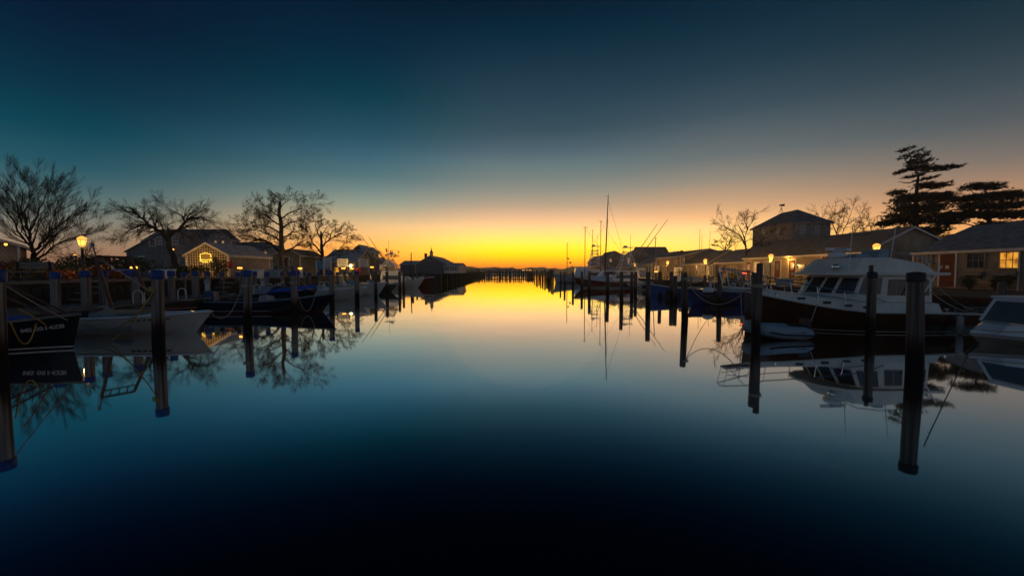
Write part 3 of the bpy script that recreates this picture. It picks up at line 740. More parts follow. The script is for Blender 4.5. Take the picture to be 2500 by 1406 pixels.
part('bulb', MB().lathe([(.02, -.09), (.06, -.05), (.06, .03), (.03, .045)], 10), LAMPS, wl, local=True)
part('bracket', MB().tube([(0, 0, .1), (.1, 0, .13), (.16, 0, .1)], .012, 6), DARKM, wl, local=True)
pl = bpy.data.lights.new('wall_lantern_glow', 'POINT'); pl.energy, pl.color, pl.shadow_soft_size = 50, (1, .5, .1), .1
po = bpy.data.objects.new('wall_lantern_glow', pl); C.objects.link(po); po.parent = wl; po.location = (-.28, 0, -.1)

# hip roofed house
hx0, hx1, hy0, hy1 = 35.0, 39.8, 50, 58.2
hz_e, hz_p = zat(543, 50), zat(513, 53)
h = thing('hip_house', 'two-storey shingled house with hip roof standing above the cottages', 'house', (37.4, 54, RZ))
part('wall', MB().box(hx0, hx1, hy0, hy1, RZ, hz_e), SHING, h)
o = .3; a = (hx0 + hx1) / 2
rr = MB(); c1, c2 = (a, hy0 + 2.5, hz_p), (a, hy1 - 2.5, hz_p)
e = [(hx0 - o, hy0 - o, hz_e), (hx1 + o, hy0 - o, hz_e), (hx1 + o, hy1 + o, hz_e), (hx0 - o, hy1 + o, hz_e)]
rr.quad(e[0], e[1], c1); rr.quad(e[1], e[2], c2, c1); rr.quad(e[2], e[3], c2); rr.quad(e[3], e[0], c1, c2); rr.quad(*e[::-1])
part('roof', rr, ROOFD, h)
fa = MB(); fa.box(hx0 - o, hx1 + o, hy0 - o, hy0 - o + .05, hz_e - .18, hz_e - .002); fa.box(hx0 - o, hx0 - o + .05, hy0 - o + .05, hy1 + o, hz_e - .18, hz_e - .002)
part('fascia', fa, TRIMD, h)
part('corner_board', MB().box(hx0 - .03, hx0 + .12, hy0 - .03, hy0 + .12, RZ, hz_e - .2), TRIMD, h)
for px in (1957, 1992): window(h, ('y', hy0, -1), atx(px, hy0), zat(561, hy0), .85, 1.35, 2, 2, GLASSG, TRIMD)
for px in (1861, 1895): rwin(h, ypx(px, hx0), zat(562, 54), .9, 1.4, 2, 2, GLASSG, x=hx0, trim=TRIMD)
vp = (a, hy1 - 1.4, hz_p)
wv = thing('weather_vane', 'small weather vane on the ridge of the hip roofed house', 'weather vane', (a, hy1 - 2.5, hz_p + .02))
part('stand', MB().tube([(-.35, 0, -.1), (0, 0, .75)], .025, 5).tube([(.35, 0, -.1), (0, 0, .75)], .025, 5).tube([(0, 0, -.1), (0, 0, 1.05)], .025, 5), DARKM, wv, local=True)
part('vane', MB().hexa([(-.3, -.012, .95), (.45, -.012, .9), (.45, .012, .9), (-.3, .012, .95), (-.3, -.012, 1.12), (.45, -.012, 1.25), (.45, .012, 1.25), (-.3, .012, 1.12)]), DARKM, wv, local=True)

h = house('cottage', 'small tan cottage with a red door left of the long cottage', BX + .6, 34, 47.2, 54.2, RZ, 2.95, 4.6, 'y', SHINGT, ROOF, over=.2, ridge=30.4)
rwin(h, ypx(1768, BX + .6), 2.0, 1.0, 1.2, 2, 2, DOORR, x=BX + .6); rwin(h, ypx(1791, BX + .6), 1.8, 1.2, 1.1, 2, 2, GLASSG, x=BX + .6)
h = house('cottage', 'small cottage with a round-headed door beside the lamp post', BX, 33, 55, 63, RZ, 2.9, 4.7, 'y', SHINGT, ROOFB, over=.2, ridge=30)
for px in (1702, 1716): rwin(h, ypx(px), 2.0, 1.0, 1.2, 2, 2, GLASSG)
rwin(h, ypx(1737), 1.9, .8, 1.4, 1, 1, GLASSG); rwin(h, ypx(1728), 1.9, .6, 1.1, 1, 1, LITW2)
h = house('house', 'two-storey tan house with lit ground-floor windows right of the metal shed', BX, 36, 64, 74.5, RZ, 4.2, 5.35, 'y', SHINGT, ROOFB, over=.25, ridge=31.6)
for px in (1650, 1668): rwin(h, ypx(px), 3.45, .8, .9, 1, 1, GLASS)
rwin(h, ypx(1655), 1.75, 3.2, 1.3, 3, 1, LITW2)
part('chimney', MB().box(29.6, 30.0, 70, 70.4, 4.8, 5.4), BRICK, h)
h = house('shed', 'shed with ribbed pale metal roof facing the channel', BX - .5, 34, 76, 90, RZ, 3.2, 5.6, 'y', TRIM, ROOFL, over=.3, ridge=32.5, cat='shed')
for k in range(9): part('roof_rib', MB().hexa([(BX - .8, 76.2 + 1.65 * k, 3.21), (32.4, 76.2 + 1.65 * k, 5.7), (32.4, 76.4 + 1.65 * k, 5.7), (BX - .8, 76.4 + 1.65 * k, 3.21), (BX - .8, 76.2 + 1.65 * k, 3.28), (32.4, 76.2 + 1.65 * k, 5.77), (32.4, 76.4 + 1.65 * k, 5.77), (BX - .8, 76.4 + 1.65 * k, 3.28)]), ROOFD, h)
for px in (1600, 1607): rwin(h, ypx(px, BX - .5), 2.1, .9, 1.2, 2, 2, LITW2, x=BX - .5)
for px in (1587, 1580): rwin(h, ypx(px, BX - .5), 2.1, 1.2, 1.3, 2, 4, GLASS, x=BX - .5)
h = house('house', 'big gabled house with dormer behind the tower boat, ridge against the glow', atx(1566, 104), atx(1640, 104), 104, 114, RZ, zat(634, 104), zat(603.5, 109), 'x', SHINGP, ROOFB)
dm = part('dormer', MB().quad((atx(1556, 103.5), 103.5, zat(634, 104)), (atx(1579, 103.5), 103.5, zat(634, 104)), (atx(1568, 103.5), 103.5, zat(608, 104))).quad((atx(1556, 103.5), 103.5, zat(634, 104)), (atx(1568, 103.5), 103.5, zat(608, 104)), (atx(1568, 103.5), 108, zat(608, 104))).quad((atx(1568, 103.5), 103.5, zat(608, 104)), (atx(1579, 103.5), 103.5, zat(634, 104)), (atx(1568, 103.5), 108, zat(608, 104))), SHINGP, h)
part('pane', MB().box(atx(1565, 103.5), atx(1571, 103.5), 103.4, 103.48, zat(627, 104), zat(619, 104)), PINKW, dm)
h = house('house', 'gabled house front with tall pink-lit windows behind the tower boat', atx(1502, 100), atx(1592, 100), 100, 103, RZ, zat(638, 100), zat(604, 100), 'y', SHINGP, ROOFB, ridge=atx(1566, 100))
for px in (1529, 1534.5): window(h, ('y', 100, -1), atx(px, 100), zat(637, 100), .42, 1.5, 1, 2, PINKW, panes=False, fw=.06)
h = house('house', 'shingled house with small lit side windows left of the tower boat', atx(1486, 96), atx(1530, 96), 96, 106, RZ, zat(627, 96), zat(613, 96), 'y', SHINGT, ROOFB, ridge=atx(1500, 96))
window(h, ('y', 96, -1), atx(1490, 96), zat(636, 96), .5, .8, 1, 1, PINKW, panes=False)
h = house('house', 'narrow gabled house silhouetted behind the tall mast', atx(1456, 92), atx(1486, 92), 92, 102, RZ, zat(637, 92), zat(624, 92), 'y', SHINGP, ROOFB)
# ------------------------------------------------------------------ boats
class Hull:
    """local frame: x from the stern (0) to the bow (L), y across, z up from the waterline"""
    def __init__(s, Ln, B, fs, fm, fb, draft=.25, rake=.5, tw=.75, mid=.45, n=16, m=7, vee=.5):
        s.L, s.B, s.fs, s.fm, s.fb, s.dr, s.rake, s.tw, s.mid, s.n, s.m, s.vee = Ln, B, fs, fm, fb, draft, rake, tw, mid, n, m, vee
    def hb(s, t):
        if t < s.mid: return s.B / 2 * (s.tw + (1 - s.tw) * math.sin(t / s.mid * math.pi / 2))
        return s.B / 2 * max(0, 1 - ((t - s.mid) / (1 - s.mid)) ** 2.3)
    def sh(s, t):
        if t < s.mid: return s.fm + (s.fs - s.fm) * (1 - t / s.mid) ** 1.6
        return s.fm + (s.fb - s.fm) * ((t - s.mid) / (1 - s.mid)) ** 1.7
    def pt(s, t, v, side, k=1.0):
        p = .07 + (s.vee + .75 * t ** 3) * .65 * t ** 2
        zk = -s.dr * (1 - .55 * t ** 4)
        return (t * (s.L - s.rake) + s.rake * v * t ** 4, side * s.hb(t) * k * (v ** p if v > 0 else 0), zk + (s.sh(t) - zk) * v)
    def vz(s, t, z):
        zk = -s.dr * (1 - .55 * t ** 4)
        return max(0, min(1, (z - zk) / (s.sh(t) - zk)))
    def outer(s):
        b = MB(); n, m = s.n, s.m
        for side in (1, -1):
            n0 = len(b.v)
            for i in range(n + 1):
                for j in range(m + 1): b.v.append(s.pt(i / n, j / m, side))
            for i in range(n):
                for j in range(m):
                    a = n0 + i * (m + 1) + j
                    f = (a, a + m + 1, a + m + 2, a + 1)
                    b.f.append(f if side < 0 else f[::-1])
        st = [s.pt(0, j / m, 1) for j in range(m + 1)] + [s.pt(0, j / m, -1) for j in range(m, 0, -1)]
        b.quad(*st[::-1])
        return b
    def strip(s, z0, z1, off=.006, t0=0, t1=1, sides=(1, -1)):
        b = MB(); n = s.n * 2
        for side in sides:
            n0 = len(b.v)
            for i in range(n + 1):
                t = t0 + (t1 - t0) * i / n
                for z in (z0(t) if callable(z0) else z0, z1(t) if callable(z1) else z1):
                    p = s.pt(t, s.vz(t, z), side); b.v.append((p[0] + off * t, p[1] + side * off, p[2]))
            for i in range(n):
                a = n0 + 2 * i; b.f.append((a, a + 2, a + 3, a + 1))
        return b
    def rim(s, r=.03, t0=0, k=1.0, dz=0):
        b = MB(); n = s.n
        pts = [s.pt(t0 + (1 - t0) * i / n, 1, 1, k) for i in range(n + 1)] + [s.pt(t0 + (1 - t0) * i / n, 1, -1, k) for i in range(n - 1, -1, -1)]
        return b.tube([(p[0], p[1], p[2] + dz) for p in pts], r, 6)
    def deck(s, t0, t1, k=.97, dz=0, crown=.05, z=None):
        b = MB(); n = 10
        rows = []
        for i in range(n + 1):
            t = t0 + (t1 - t0) * i / n
            p = s.pt(t, 1, 1, k); zz = p[2] + dz if z is None else z
            rows.append([(p[0], -p[1], zz), (p[0], -p[1] * .5, zz + crown * .8), (p[0], 0, zz + crown), (p[0], p[1] * .5, zz + crown * .8), (p[0], p[1], zz)])
        for i in range(n):
            for j in range(4): b.quad(rows[i][j], rows[i + 1][j], rows[i + 1][j + 1], rows[i][j + 1])
        return b
    def inner(s, t0, t1, zf, k=.9):
        b = MB(); n = 10
        for side in (1, -1):
            for i in range(n):
                a, c = t0 + (t1 - t0) * i / n, t0 + (t1 - t0) * (i + 1) / n
                pa, pc = s.pt(a, 1, side), s.pt(c, 1, side)
                qa, qc = s.pt(a, 1, side, k), s.pt(c, 1, side, k)
                b.quad(pa, pc, qc, qa)
                b.quad(qa, qc, (qc[0], qc[1] * .92, zf), (qa[0], qa[1] * .92, zf))
                b.quad((qa[0], qa[1] * .92, zf), (qc[0], qc[1] * .92, zf), (qc[0], 0, zf), (qa[0], 0, zf))
        for t in (t0, t1):
            q1, q2 = s.pt(t, 1, 1, k), s.pt(t, 1, -1, k)
            b.quad(q1, q2, (q2[0], q2[1] * .92, zf), (q1[0], q1[1] * .92, zf))
        return b
def rails(mb, pts, r=.016): return mb.tube(pts, r, 6)
def text(parent, body, size, wrap, m, name):
    """lettering laid on a surface: wrap(u, v, w) maps the flat text onto it"""
    cu = bpy.data.curves.new(name, 'FONT'); cu.body = body; cu.size = size; cu.extrude = .004; cu.offset = .003
    tmp = bpy.data.objects.new(name, cu); C.objects.link(tmp)
    dg = bpy.context.evaluated_depsgraph_get()
    me = bpy.data.meshes.new_from_object(tmp.evaluated_get(dg)); me.materials.clear(); me.materials.append(m)
    bpy.data.objects.remove(tmp); bpy.data.curves.remove(cu)
    for v in me.vertices: v.co = wrap(*v.co)
    o = bpy.data.objects.new(name, me); C.objects.link(o); o.parent = parent
    return o
def outboard(parent, x, z, m, k=1.0, decal=False):
    o = part('outboard_motor', MB().hexa([(x - .5 * k, -.17 * k, z), (x, -.19 * k, z), (x, .19 * k, z), (x - .5 * k, .17 * k, z), (x - .42 * k, -.14 * k, z + .42 * k), (x - .04, -.15 * k, z + .38 * k), (x - .04, .15 * k, z + .38 * k), (x - .42 * k, .14 * k, z + .42 * k)]), m, parent, local=True)
    part('cowl_band', MB().hexa([(x - .54 * k, -.2 * k, z - .09), (x + .03, -.21 * k, z - .09), (x + .03, .21 * k, z - .09), (x - .54 * k, .2 * k, z - .09), (x - .53 * k, -.19 * k, z - .002), (x + .02, -.2 * k, z - .002), (x + .02, .2 * k, z - .002), (x - .53 * k, .19 * k, z - .002)]), NAVY, o, local=True)
    part('leg', MB().hexa([(x - .3 * k, -.05, -.5), (x - .1 * k, -.05, -.5), (x - .1 * k, .05, -.5), (x - .3 * k, .05, -.5), (x - .38 * k, -.08, z - .09), (x - .08 * k, -.08, z - .09), (x - .08 * k, .08, z - .09), (x - .38 * k, .08, z - .09)]), DARKM, o, local=True)
    if decal:
        for i, wdt in enumerate((.03, .022, .03, .03, .02, .035)):
            part('decal', MB().box(x - .38 * k + .055 * i, x - .38 * k + .055 * i + wdt, -.215 * k, -.2 * k, z + .1, z + .16), LETTER, o, local=True)

# 1 dark hulled boat with registration letters, lower left
def P(px, py, d): return at(px, py, d)
hl = Hull(5.2, 2.0, .55, .55, .8, .35, .25, .8)
b = thing('boat', 'black-hulled boat with pale registration letters at the left edge', 'boat', (atx(192, 9.25) - 5.2, 9.25, 0))
part('hull', hl.outer(), BLACKH, b, local=True, smooth=True)
part('gunwale', hl.rim(.028), WOOD, b, local=True)
part('boot_stripe', hl.strip(.03, .065), TRIM, b, local=True)
part('cockpit', hl.inner(.03, .72, .15), WOODD, b, local=True)
part('deck', hl.deck(.72, .995), mat('faded_blue_grey_deck', (.12, .15, .17), .7, .3), b, local=True)
def on_hull(u, v, w_, hl=hl):
    x = 4.36 + u; t = min(.99, x / (hl.L - .1)); z = hl.sh(t) - .27 + v
    p = hl.pt(t, hl.vz(t, z), -1); return (p[0], p[1] - .012 - w_, p[2])
text(b, 'MS 0514ZB', .12, on_hull, LETTER, 'registration_letters')
part('tarp', MB().hexa([(3.2, -.7, .5), (4.1, -.5, .55), (4.0, .4, .55), (3.2, .6, .5), (3.4, -.4, .7), (3.9, -.25, .78), (3.8, .2, .76), (3.5, .3, .68)]), BLUEC, b, local=True)
part('engine_box', MB().box(2.5, 3.0, -.6, -.1, .16, .62), WOODR, b, local=True)
part('boom', MB().tube([(2.7, -.2, 1.62), (4.3, .25, .72)], [.035, .03], 8), SPAR, b, local=True)
part('gaff', MB().tube([(2.4, .2, 1.9), (4.6, .4, .7)], [.03, .022], 8), SPAR, b, local=True)

# 2 white skiff
hl = Hull(4.5, 1.75, .5, .5, .62, .14, .55, .85, vee=.9)
b = thing('skiff', 'open white skiff with orange gear lying beside the second blue-capped pile', 'boat', (atx(515, 11.7) - 4.5, 11.7, 0))
part('hull', hl.outer(), CREAM, b, local=True, smooth=True)
part('gunwale', hl.rim(.03, k=1.01), WHITE, b, local=True)
part('cockpit', hl.inner(.02, .66, .14, .88), GREY, b, local=True)
part('foredeck', hl.deck(.66, .99), WHITE, b, local=True)
part('thwart', MB().box(1.6, 1.9, -.7, .7, .34, .38), WOOD, b, local=True)
part('plank', MB().hexa([(.9, .3, .52), (2.6, .35, .56), (2.6, .6, .56), (.9, .55, .52), (.9, .3, .6), (2.6, .35, .63), (2.6, .6, .63), (.9, .55, .6)]), mat('raw_plank', (.36, .27, .17), .8, .2), b, local=True)
part('oar', MB().tube([(2.3, .05, .62), (3.6, .15, .7)], .02, 6).hexa([(3.5, .1, .69), (3.9, .12, .7), (3.9, .22, .7), (3.5, .2, .69), (3.5, .1, .71), (3.9, .12, .72), (3.9, .22, .72), (3.5, .2, .71)]), mat('orange_oar', (.35, .12, .06), .7, .2), b, local=True)
p0 = hl.pt(.68, hl.vz(.68, .42), -1); p1 = hl.pt(.86, hl.vz(.86, .46), -1)
for i in range(7):
    f = i / 7; g = f + .08
    A = [p0[k] + (p1[k] - p0[k]) * f for k in range(3)]; B_ = [p0[k] + (p1[k] - p0[k]) * g for k in range(3)]
    part('name_mark', MB().hexa([(A[0], A[1] - .035, A[2] - .02), (B_[0], B_[1] - .035, B_[2] - .02), (B_[0], B_[1] - .02, B_[2] - .02), (A[0], A[1] - .02, A[2] - .02), (A[0], A[1] - .045, A[2] + .02), (B_[0], B_[1] - .045, B_[2] + .02), (B_[0], B_[1] - .02, B_[2] + .02), (A[0], A[1] - .02, A[2] + .02)]), DARKM, b, local=True)

# 3 work skiff with lifting frame behind
hl = Hull(4.4, 1.6, .55, .52, .6, .15, .3, .9)
b = thing('work_skiff', 'dark red-sided work skiff carrying a ladder-like lifting frame', 'boat', (atx(385, 13.1) - 4.4, 13.1, 0))
part('hull', hl.outer(), MAROON, b, local=True, smooth=True)
part('gunwale', hl.rim(.03), WOOD, b, local=True)
part('cockpit', hl.inner(.03, .9, .15), WOODD, b, local=True)
def bl(px, py, d, base): return tuple(at(px, py, d) - Vector(base))
base = b.location
fr = part('frame_leg', MB().tube([bl(233, 626, 12.7, base), bl(274, 752, 12.7, base)], .045, 8), SPAR, b, local=True)
part('frame_leg', MB().tube([bl(316, 630, 13.3, base), bl(362, 722, 13.3, base)], .045, 8), SPAR, b, local=True)
part('top_beam', MB().tube([bl(231, 626, 12.7, base), bl(317, 629, 13.3, base)], .04, 8), SPAR, b, local=True)
part('lower_beam', MB().tube([bl(240, 642, 12.72, base), bl(322, 645, 13.28, base)], .025, 8), SPAR, b, local=True)
for f in (.25, .5, .75): part('rung', MB().tube([bl(231 + 86 * f, 626 + 3 * f, 12.7 + .6 * f, base), bl(240 + 82 * f, 642 + 3 * f, 12.72 + .56 * f, base)], .018, 6), SPAR, b, local=True)
part('light_pole', MB().tube([bl(227, 600, 12.7, base), bl(237, 636, 12.7, base)], .02, 6).lathe([(.03, -.05), (.05, -.03), (.05, .04), (.02, .06)], 8, bl(226, 598, 12.7, base)), WOOD, b, local=True)
part('stay', MB().tube([bl(245, 634, 12.75, base), bl(300, 668, 12.6, base), bl(372, 715, 12.3, base)], .012, 5), ROPE, b, local=True)
for i in range(5): part('gear', MB().lathe([(.05, 0), (.16, .03), (.14, .12), (.03, .15)], 9, (1.6 + .32 * i, rnd.uniform(-.3, .3), .42 + rnd.uniform(0, .12))), GREY, b, local=True, smooth=True)

# 4 navy boat with outboard
hl = Hull(5.15, 1.9, .5, .5, .8, .2, .65, .85)
bx = thing('boat', 'navy open boat with a blue outboard and red bottom, third slip from the left', 'boat', (atx(815, 17.6) - 5.15, 17.5, 0), R(3))
part('hull', hl.outer(), NAVY, bx, local=True, smooth=True)
part('bottom_paint', hl.strip(-.15, lambda t: .02 + .16 * max(0, t - .6) ** 1.2, .004, .02, .99), REDP, bx, local=True)
part('boot_stripe', hl.strip(.1, .125, .009, .02, .72), TRIM, bx, local=True)
part('rub_rail', hl.rim(.03), mat('blue_grey_rail', (.12, .2, .27), .5, .1), bx, local=True)
part('cockpit', hl.inner(.04, .8, .1), WOODD, bx, local=True)
part('foredeck', hl.deck(.8, .995), NAVY, bx, local=True)
outboard(bx, .02, .5, mat('blue_motor_cowl', (.02, .07, .16), .35, .1), 1.05, True)
part('console', MB().hexa([(1.9, -.35, .1), (2.5, -.35, .1), (2.5, .35, .1), (1.9, .35, .1), (2.0, -.3, .75), (2.3, -.3, .68), (2.3, .3, .68), (2.0, .3, .75)]), GREY, bx, local=True)

# 5 boat under a blue cover behind the navy boat
hl = Hull(5.2, 2.0, .55, .6, .85, .2, .5, .85)
b = thing('covered_boat', 'boat under grey and bright blue covers behind the navy boat', 'boat', (atx(772, 21.5) - 5.2, 21.6, 0))
part('hull', hl.outer(), NAVY, b, local=True, smooth=True)
part('bow_cover', hl.deck(.62, .99, 1.03, .03, .22), BLUEC, b, local=True)
part('cover', hl.deck(.3, .63, 1.03, .0, .38), GREY, b, local=True)
part('cockpit', hl.inner(.03, .3, .1), WOODD, b, local=True)
part('cover_pole', MB().tube([(2.2, 0, .5), (3.4, 0, 1.25)], .02, 6), ALU, b, local=True)
part('seat', MB().lathe([(.05, 0), (.33, .05), (.3, .25), (.1, .33)], 10, (1.6, .1, .5)), DARKM, b, local=True, smooth=True)

# 6, 7 white centre-console boats
def small_white(label, bowpx, d, Ln, B, fr, fb, hm, rz=0, seat=True, trimm=None):
    hl = Hull(Ln, B, fr, fr, fb, .18, .7, .85, vee=.8)
    b = thing('motor_boat', label, 'boat', (atx(bowpx, d) - Ln * math.cos(rz), d - Ln * math.sin(rz), 0), rz)
    part('hull', hl.outer(), hm, b, local=True, smooth=True)
    part('gunwale', hl.rim(.045, k=1.01), trimm or WHITE, b, local=True)
    part('cockpit', hl.inner(.03, .62, .12, .88), GREY, b, local=True)
    part('foredeck', hl.deck(.62, .99), WHITE, b, local=True)
    if seat:
        part('console', MB().hexa([(Ln * .4, -.35, .12), (Ln * .52, -.35, .12), (Ln * .52, .35, .12), (Ln * .4, .35, .12), (Ln * .42, -.32, fr + .35), (Ln * .48, -.32, fr + .25), (Ln * .48, .32, fr + .25), (Ln * .42, .32, fr + .35)]), WHITE, b, local=True)
        w_ = part('windshield', MB().hexa([(Ln * .46, -.4, fr + .25), (Ln * .55, -.35, fr + .05), (Ln * .55, .35, fr + .05), (Ln * .46, .4, fr + .25), (Ln * .45, -.4, fr + .4), (Ln * .46, -.36, fr + .42), (Ln * .46, .36, fr + .42), (Ln * .45, .4, fr + .4)]), GLASS, b, local=True)
    rl = MB()
    for sd in (1, -1):
        pts = []
        for i in range(7):
            t = .55 + .42 * i / 6; p = hl.pt(t, 1, sd, .93); pts.append((p[0], p[1], p[2] + .22))
        rl.tube(pts, .012, 5)
        for q_ in pts[::2]: rl.tube([(q_[0], q_[1], q_[2] - .23), q_], .01, 5)
    part('bow_rail', rl, STEEL, b, local=True)
    return b, hl
small_white('white motor boat with its bow beside the sixth outer pile on the left', 896, 24.8, 4.4, 1.8, .62, .78, CREAM)
small_white('white motor boat with low windshield, bow at the eighth outer pile on the left', 944, 29.6, 5.4, 2.0, .72, .95, CREAM)
small_white('green boat with lit yellowish cabin side beside the sport fishing boat', 972, 35, 4.5, 2.0, .62, .7, GREENH)
b, hl = small_white('red hulled boat with white deck at the far end of the left slips', 1060, 47.5, 6.0, 2.4, .8, 1.1, mat('dark_red_hull_paint', (.15, .018, .014), .5, .25))
small_white('white boat with a low console between the green boat and the sign boards', 925, 33.5, 4.2, 1.8, .6, .75, WHITE)
small_white('white boat just ahead of the sport fishing boat bow', 1034, 50, 5.0, 2.0, .8, 1.05, WHITE)
small_white('small white boat right of the maroon boat stern', 1531, 38.5, 3.2, 1.5, .4, .55, CREAM, R(180))

# 8 sport fishing boats with towers
def sportfisher(label, loc, rz, Ln, B, hm, tower_h, outr, seed):
    hl = Hull(Ln, B, .75, .85, 1.5, .3, 1.0, .9, vee=.8)
    b = thing('sport_fishing_boat', label, 'boat', loc, rz)
    part('hull', hl.outer(), hm, b, local=True, smooth=True)
    part('rub_rail', hl.rim(.04), WHITE, b, local=True)
    part('cockpit', hl.inner(.03, .36, .25), GREY, b, local=True)
    part('foredeck', hl.deck(.36, .99), WHITE, b, local=True)
    x0, x1 = Ln * .36, Ln * .66
    z0 = hl.sh(.5) + .0; z1 = z0 + 1.25; hw = B * .36
    cb = part('cabin', MB().hexa([(x0, -hw, z0), (x1 + .5, -hw * .8, z0), (x1 + .5, hw * .8, z0), (x0, hw, z0), (x0, -hw * .95, z1), (x1 - .4, -hw * .85, z1), (x1 - .4, hw * .85, z1), (x0, hw * .95, z1)]), WHITE, b, local=True)
    for sd in (1, -1):
        part('window', MB().hexa([(x0 + .3, sd * (hw + .0), z0 + .5), (x1 - .1, sd * hw * .92, z0 + .5), (x1 - .1, sd * (hw * .92 + .02), z0 + .5), (x0 + .3, sd * (hw + .02), z0 + .5), (x0 + .3, sd * hw * .98, z1 - .15), (x1 - .35, sd * hw * .89, z1 - .15), (x1 - .35, sd * (hw * .89 + .02), z1 - .15), (x0 + .3, sd * (hw * .98 + .02), z1 - .15)]), GLASS, cb, local=True)
    fb = part('flybridge', MB().hexa([(x0 + .1, -hw, z1 + .002), (x1 - .3, -hw * .9, z1 + .002), (x1 - .3, hw * .9, z1 + .002), (x0 + .1, hw, z1 + .002), (x0 + .15, -hw * 1.02, z1 + .55), (x1 - .7, -hw * .95, z1 + .6), (x1 - .7, hw * .95, z1 + .6), (x0 + .15, hw * 1.02, z1 + .55)]), WHITE, b, local=True)
    part('curtain', MB().box(x0 + .3, x1 - .9, -hw * .9, hw * .9, z1 + .6, z1 + 1.25), VINYL, fb, local=True)
    part('hardtop', MB().box(x0, x1 - .6, -hw * 1.05, hw * 1.05, z1 + 1.25, z1 + 1.33), WHITE, b, local=True)
    tz = z1 + 1.33; xm = (x0 + x1) / 2 - .3
    for sx, sy in ((-1, -1), (-1, 1), (1, -1), (1, 1)):
        part('tower_leg', MB().tube([(xm + sx * (x1 - x0) * .5, sy * hw * 1.05, z1 + .1), (xm + sx * .9, sy * hw * .8, tz), (xm + sx * .4, sy * .4, tz + tower_h)], .05, 6), ALU, b, local=True)
    for k in range(3):
        f = (k + .5) / 3.2; z = tz + tower_h * f; a = .9 - .5 * f; c = hw * .8 + (.4 - hw * .8) * f
        part('tower_ring', MB().tube([(xm - a, -c, z), (xm + a, -c, z), (xm + a, c, z), (xm - a, c, z), (xm - a, -c, z)], .038, 6), ALU, b, local=True)
        part('tower_brace', MB().tube([(xm - a, -c, z), (xm + a * .8, -c * .9, z + tower_h / 3.2)], .03, 6).tube([(xm + a, c, z), (xm - a * .8, c * .9, z + tower_h / 3.2)], .03, 6), ALU, b, local=True)
    part('tower_platform', MB().box(xm - .7, xm + .55, -.5, .5, tz + tower_h, tz + tower_h + .07), GREY, b, local=True)
    part('tower_top', MB().box(xm - .75, xm + .5, -.55, .55, tz + tower_h + .85, tz + tower_h + .92), WHITE, b, local=True)
    for sx, sy in ((-1, -1), (-1, 1), (1, -1), (1, 1)): part('tower_post', MB().tube([(xm + sx * .45 - .1, sy * .45, tz + tower_h), (xm + sx * .45 - .1, sy * .45, tz + tower_h + .86)], .018, 6), ALU, b, local=True)
    part('radar_dome', MB().lathe([(.1, 0), (.26, .04), (.28, .16), (.2, .27), (.04, .32)], 12, (xm + .2, 0, tz + tower_h + .92)), WHITE, b, local=True, smooth=True)
    for sy in (1, -1):
        part('outrigger', MB().tube([(xm, sy * hw * .9, z1 + .4), (xm + outr[0] * .5, sy * (hw + outr[1] * .5), z1 + .4 + outr[2] * .5), (xm + outr[0], sy * (hw + outr[1]), z1 + .4 + outr[2])], [.06, .05, .03], 6), MASTM, b, local=True)
    part('antenna', MB().tube([(xm - .3, .5, tz + tower_h * .5), (xm - .3, .55, tz + tower_h + 3.2)], [.03, .02], 5), ALU, b, local=True)
    rl = MB()
    for sd in (1, -1):
        pts = []
        for i in range(8):
            t = .5 + .48 * i / 7; p = hl.pt(t, 1, sd, .93); pts.append((p[0], p[1], p[2] + .5))
        rl.tube(pts, .016, 5)
        for q_ in pts[::2]: rl.tube([(q_[0], q_[1], q_[2] - .5), q_], .013, 5)
    part('bow_rail', rl, STEEL, b, local=True)
    return b
sportfisher('white sport fishing boat with tower and slanted outriggers on the left side', (atx(1034, 42) - 6.84, 42, 0), R(4), 9.0, 3.4, CREAM, .9, (-3.4, .8, 5.6), 1).scale = (.76, .75, .68)
sportfisher('white sport fishing boat with tall tube tower and long outriggers, right side', (atx(1440, 48) + 9.2, 49, 0), R(176), 9.2, 3.6, CREAM, 2.6, (-4.2, .7, 9.0), 2).scale = (1, 1, .68)
sportfisher('fishing boat with dark tower and radar, left of the tall wooden mast', (atx(1385, 62) + 8.5, 63, 0), R(178), 8.5, 3.2, CREAM, 3.0, (-3.0, .6, 3.0), 3).scale = (1, 1, .78)

# 9 grey-white lobster boat
hl = Hull(8.6, 3.2, .8, .9, 1.5, .3, .35, .9)
b = thing('lobster_boat', 'grey-white lobster boat lying stern-on right of the channel middle', 'boat', (atx(1352, 61) + 8.6, 61.5, 0), R(180))
part('hull', hl.outer(), mat('dull_grey_white_paint', (.45, .45, .46), .5, .1), b, local=True, smooth=True)
part('rub_rail', hl.rim(.05), WHITE, b, local=True)
part('boot_stripe', hl.strip(.02, .14), DARKM, b, local=True)
part('cockpit', hl.inner(.03, .45, .3), GREY, b, local=True)
part('foredeck', hl.deck(.45, .99), WHITE, b, local=True)
part('wheelhouse', MB().hexa([(3.4, -1.1, .9), (5.6, -.95, 1.0), (5.6, .95, 1.0), (3.4, 1.1, .9), (3.2, -1.05, 2.4), (5.1, -.9, 2.4), (5.1, .9, 2.4), (3.2, 1.05, 2.4)]), WHITE, b, local=True)
part('roof', MB().box(2.6, 5.4, -1.15, 1.15, 2.402, 2.48), WHITE, b, local=True)
part('windshield', MB().hexa([(5.2, -.8, 1.7), (5.36, -.75, 1.7), (5.36, .75, 1.7), (5.2, .8, 1.7), (5.1, -.8, 2.3), (5.18, -.75, 2.3), (5.18, .75, 2.3), (5.1, .8, 2.3)]), GLASS, b, local=True)
part('mast', MB().tube([(6.5, 0, 1.3), (6.5, 0, 6.2)], [.06, .045], 8), MASTM, b, local=True)
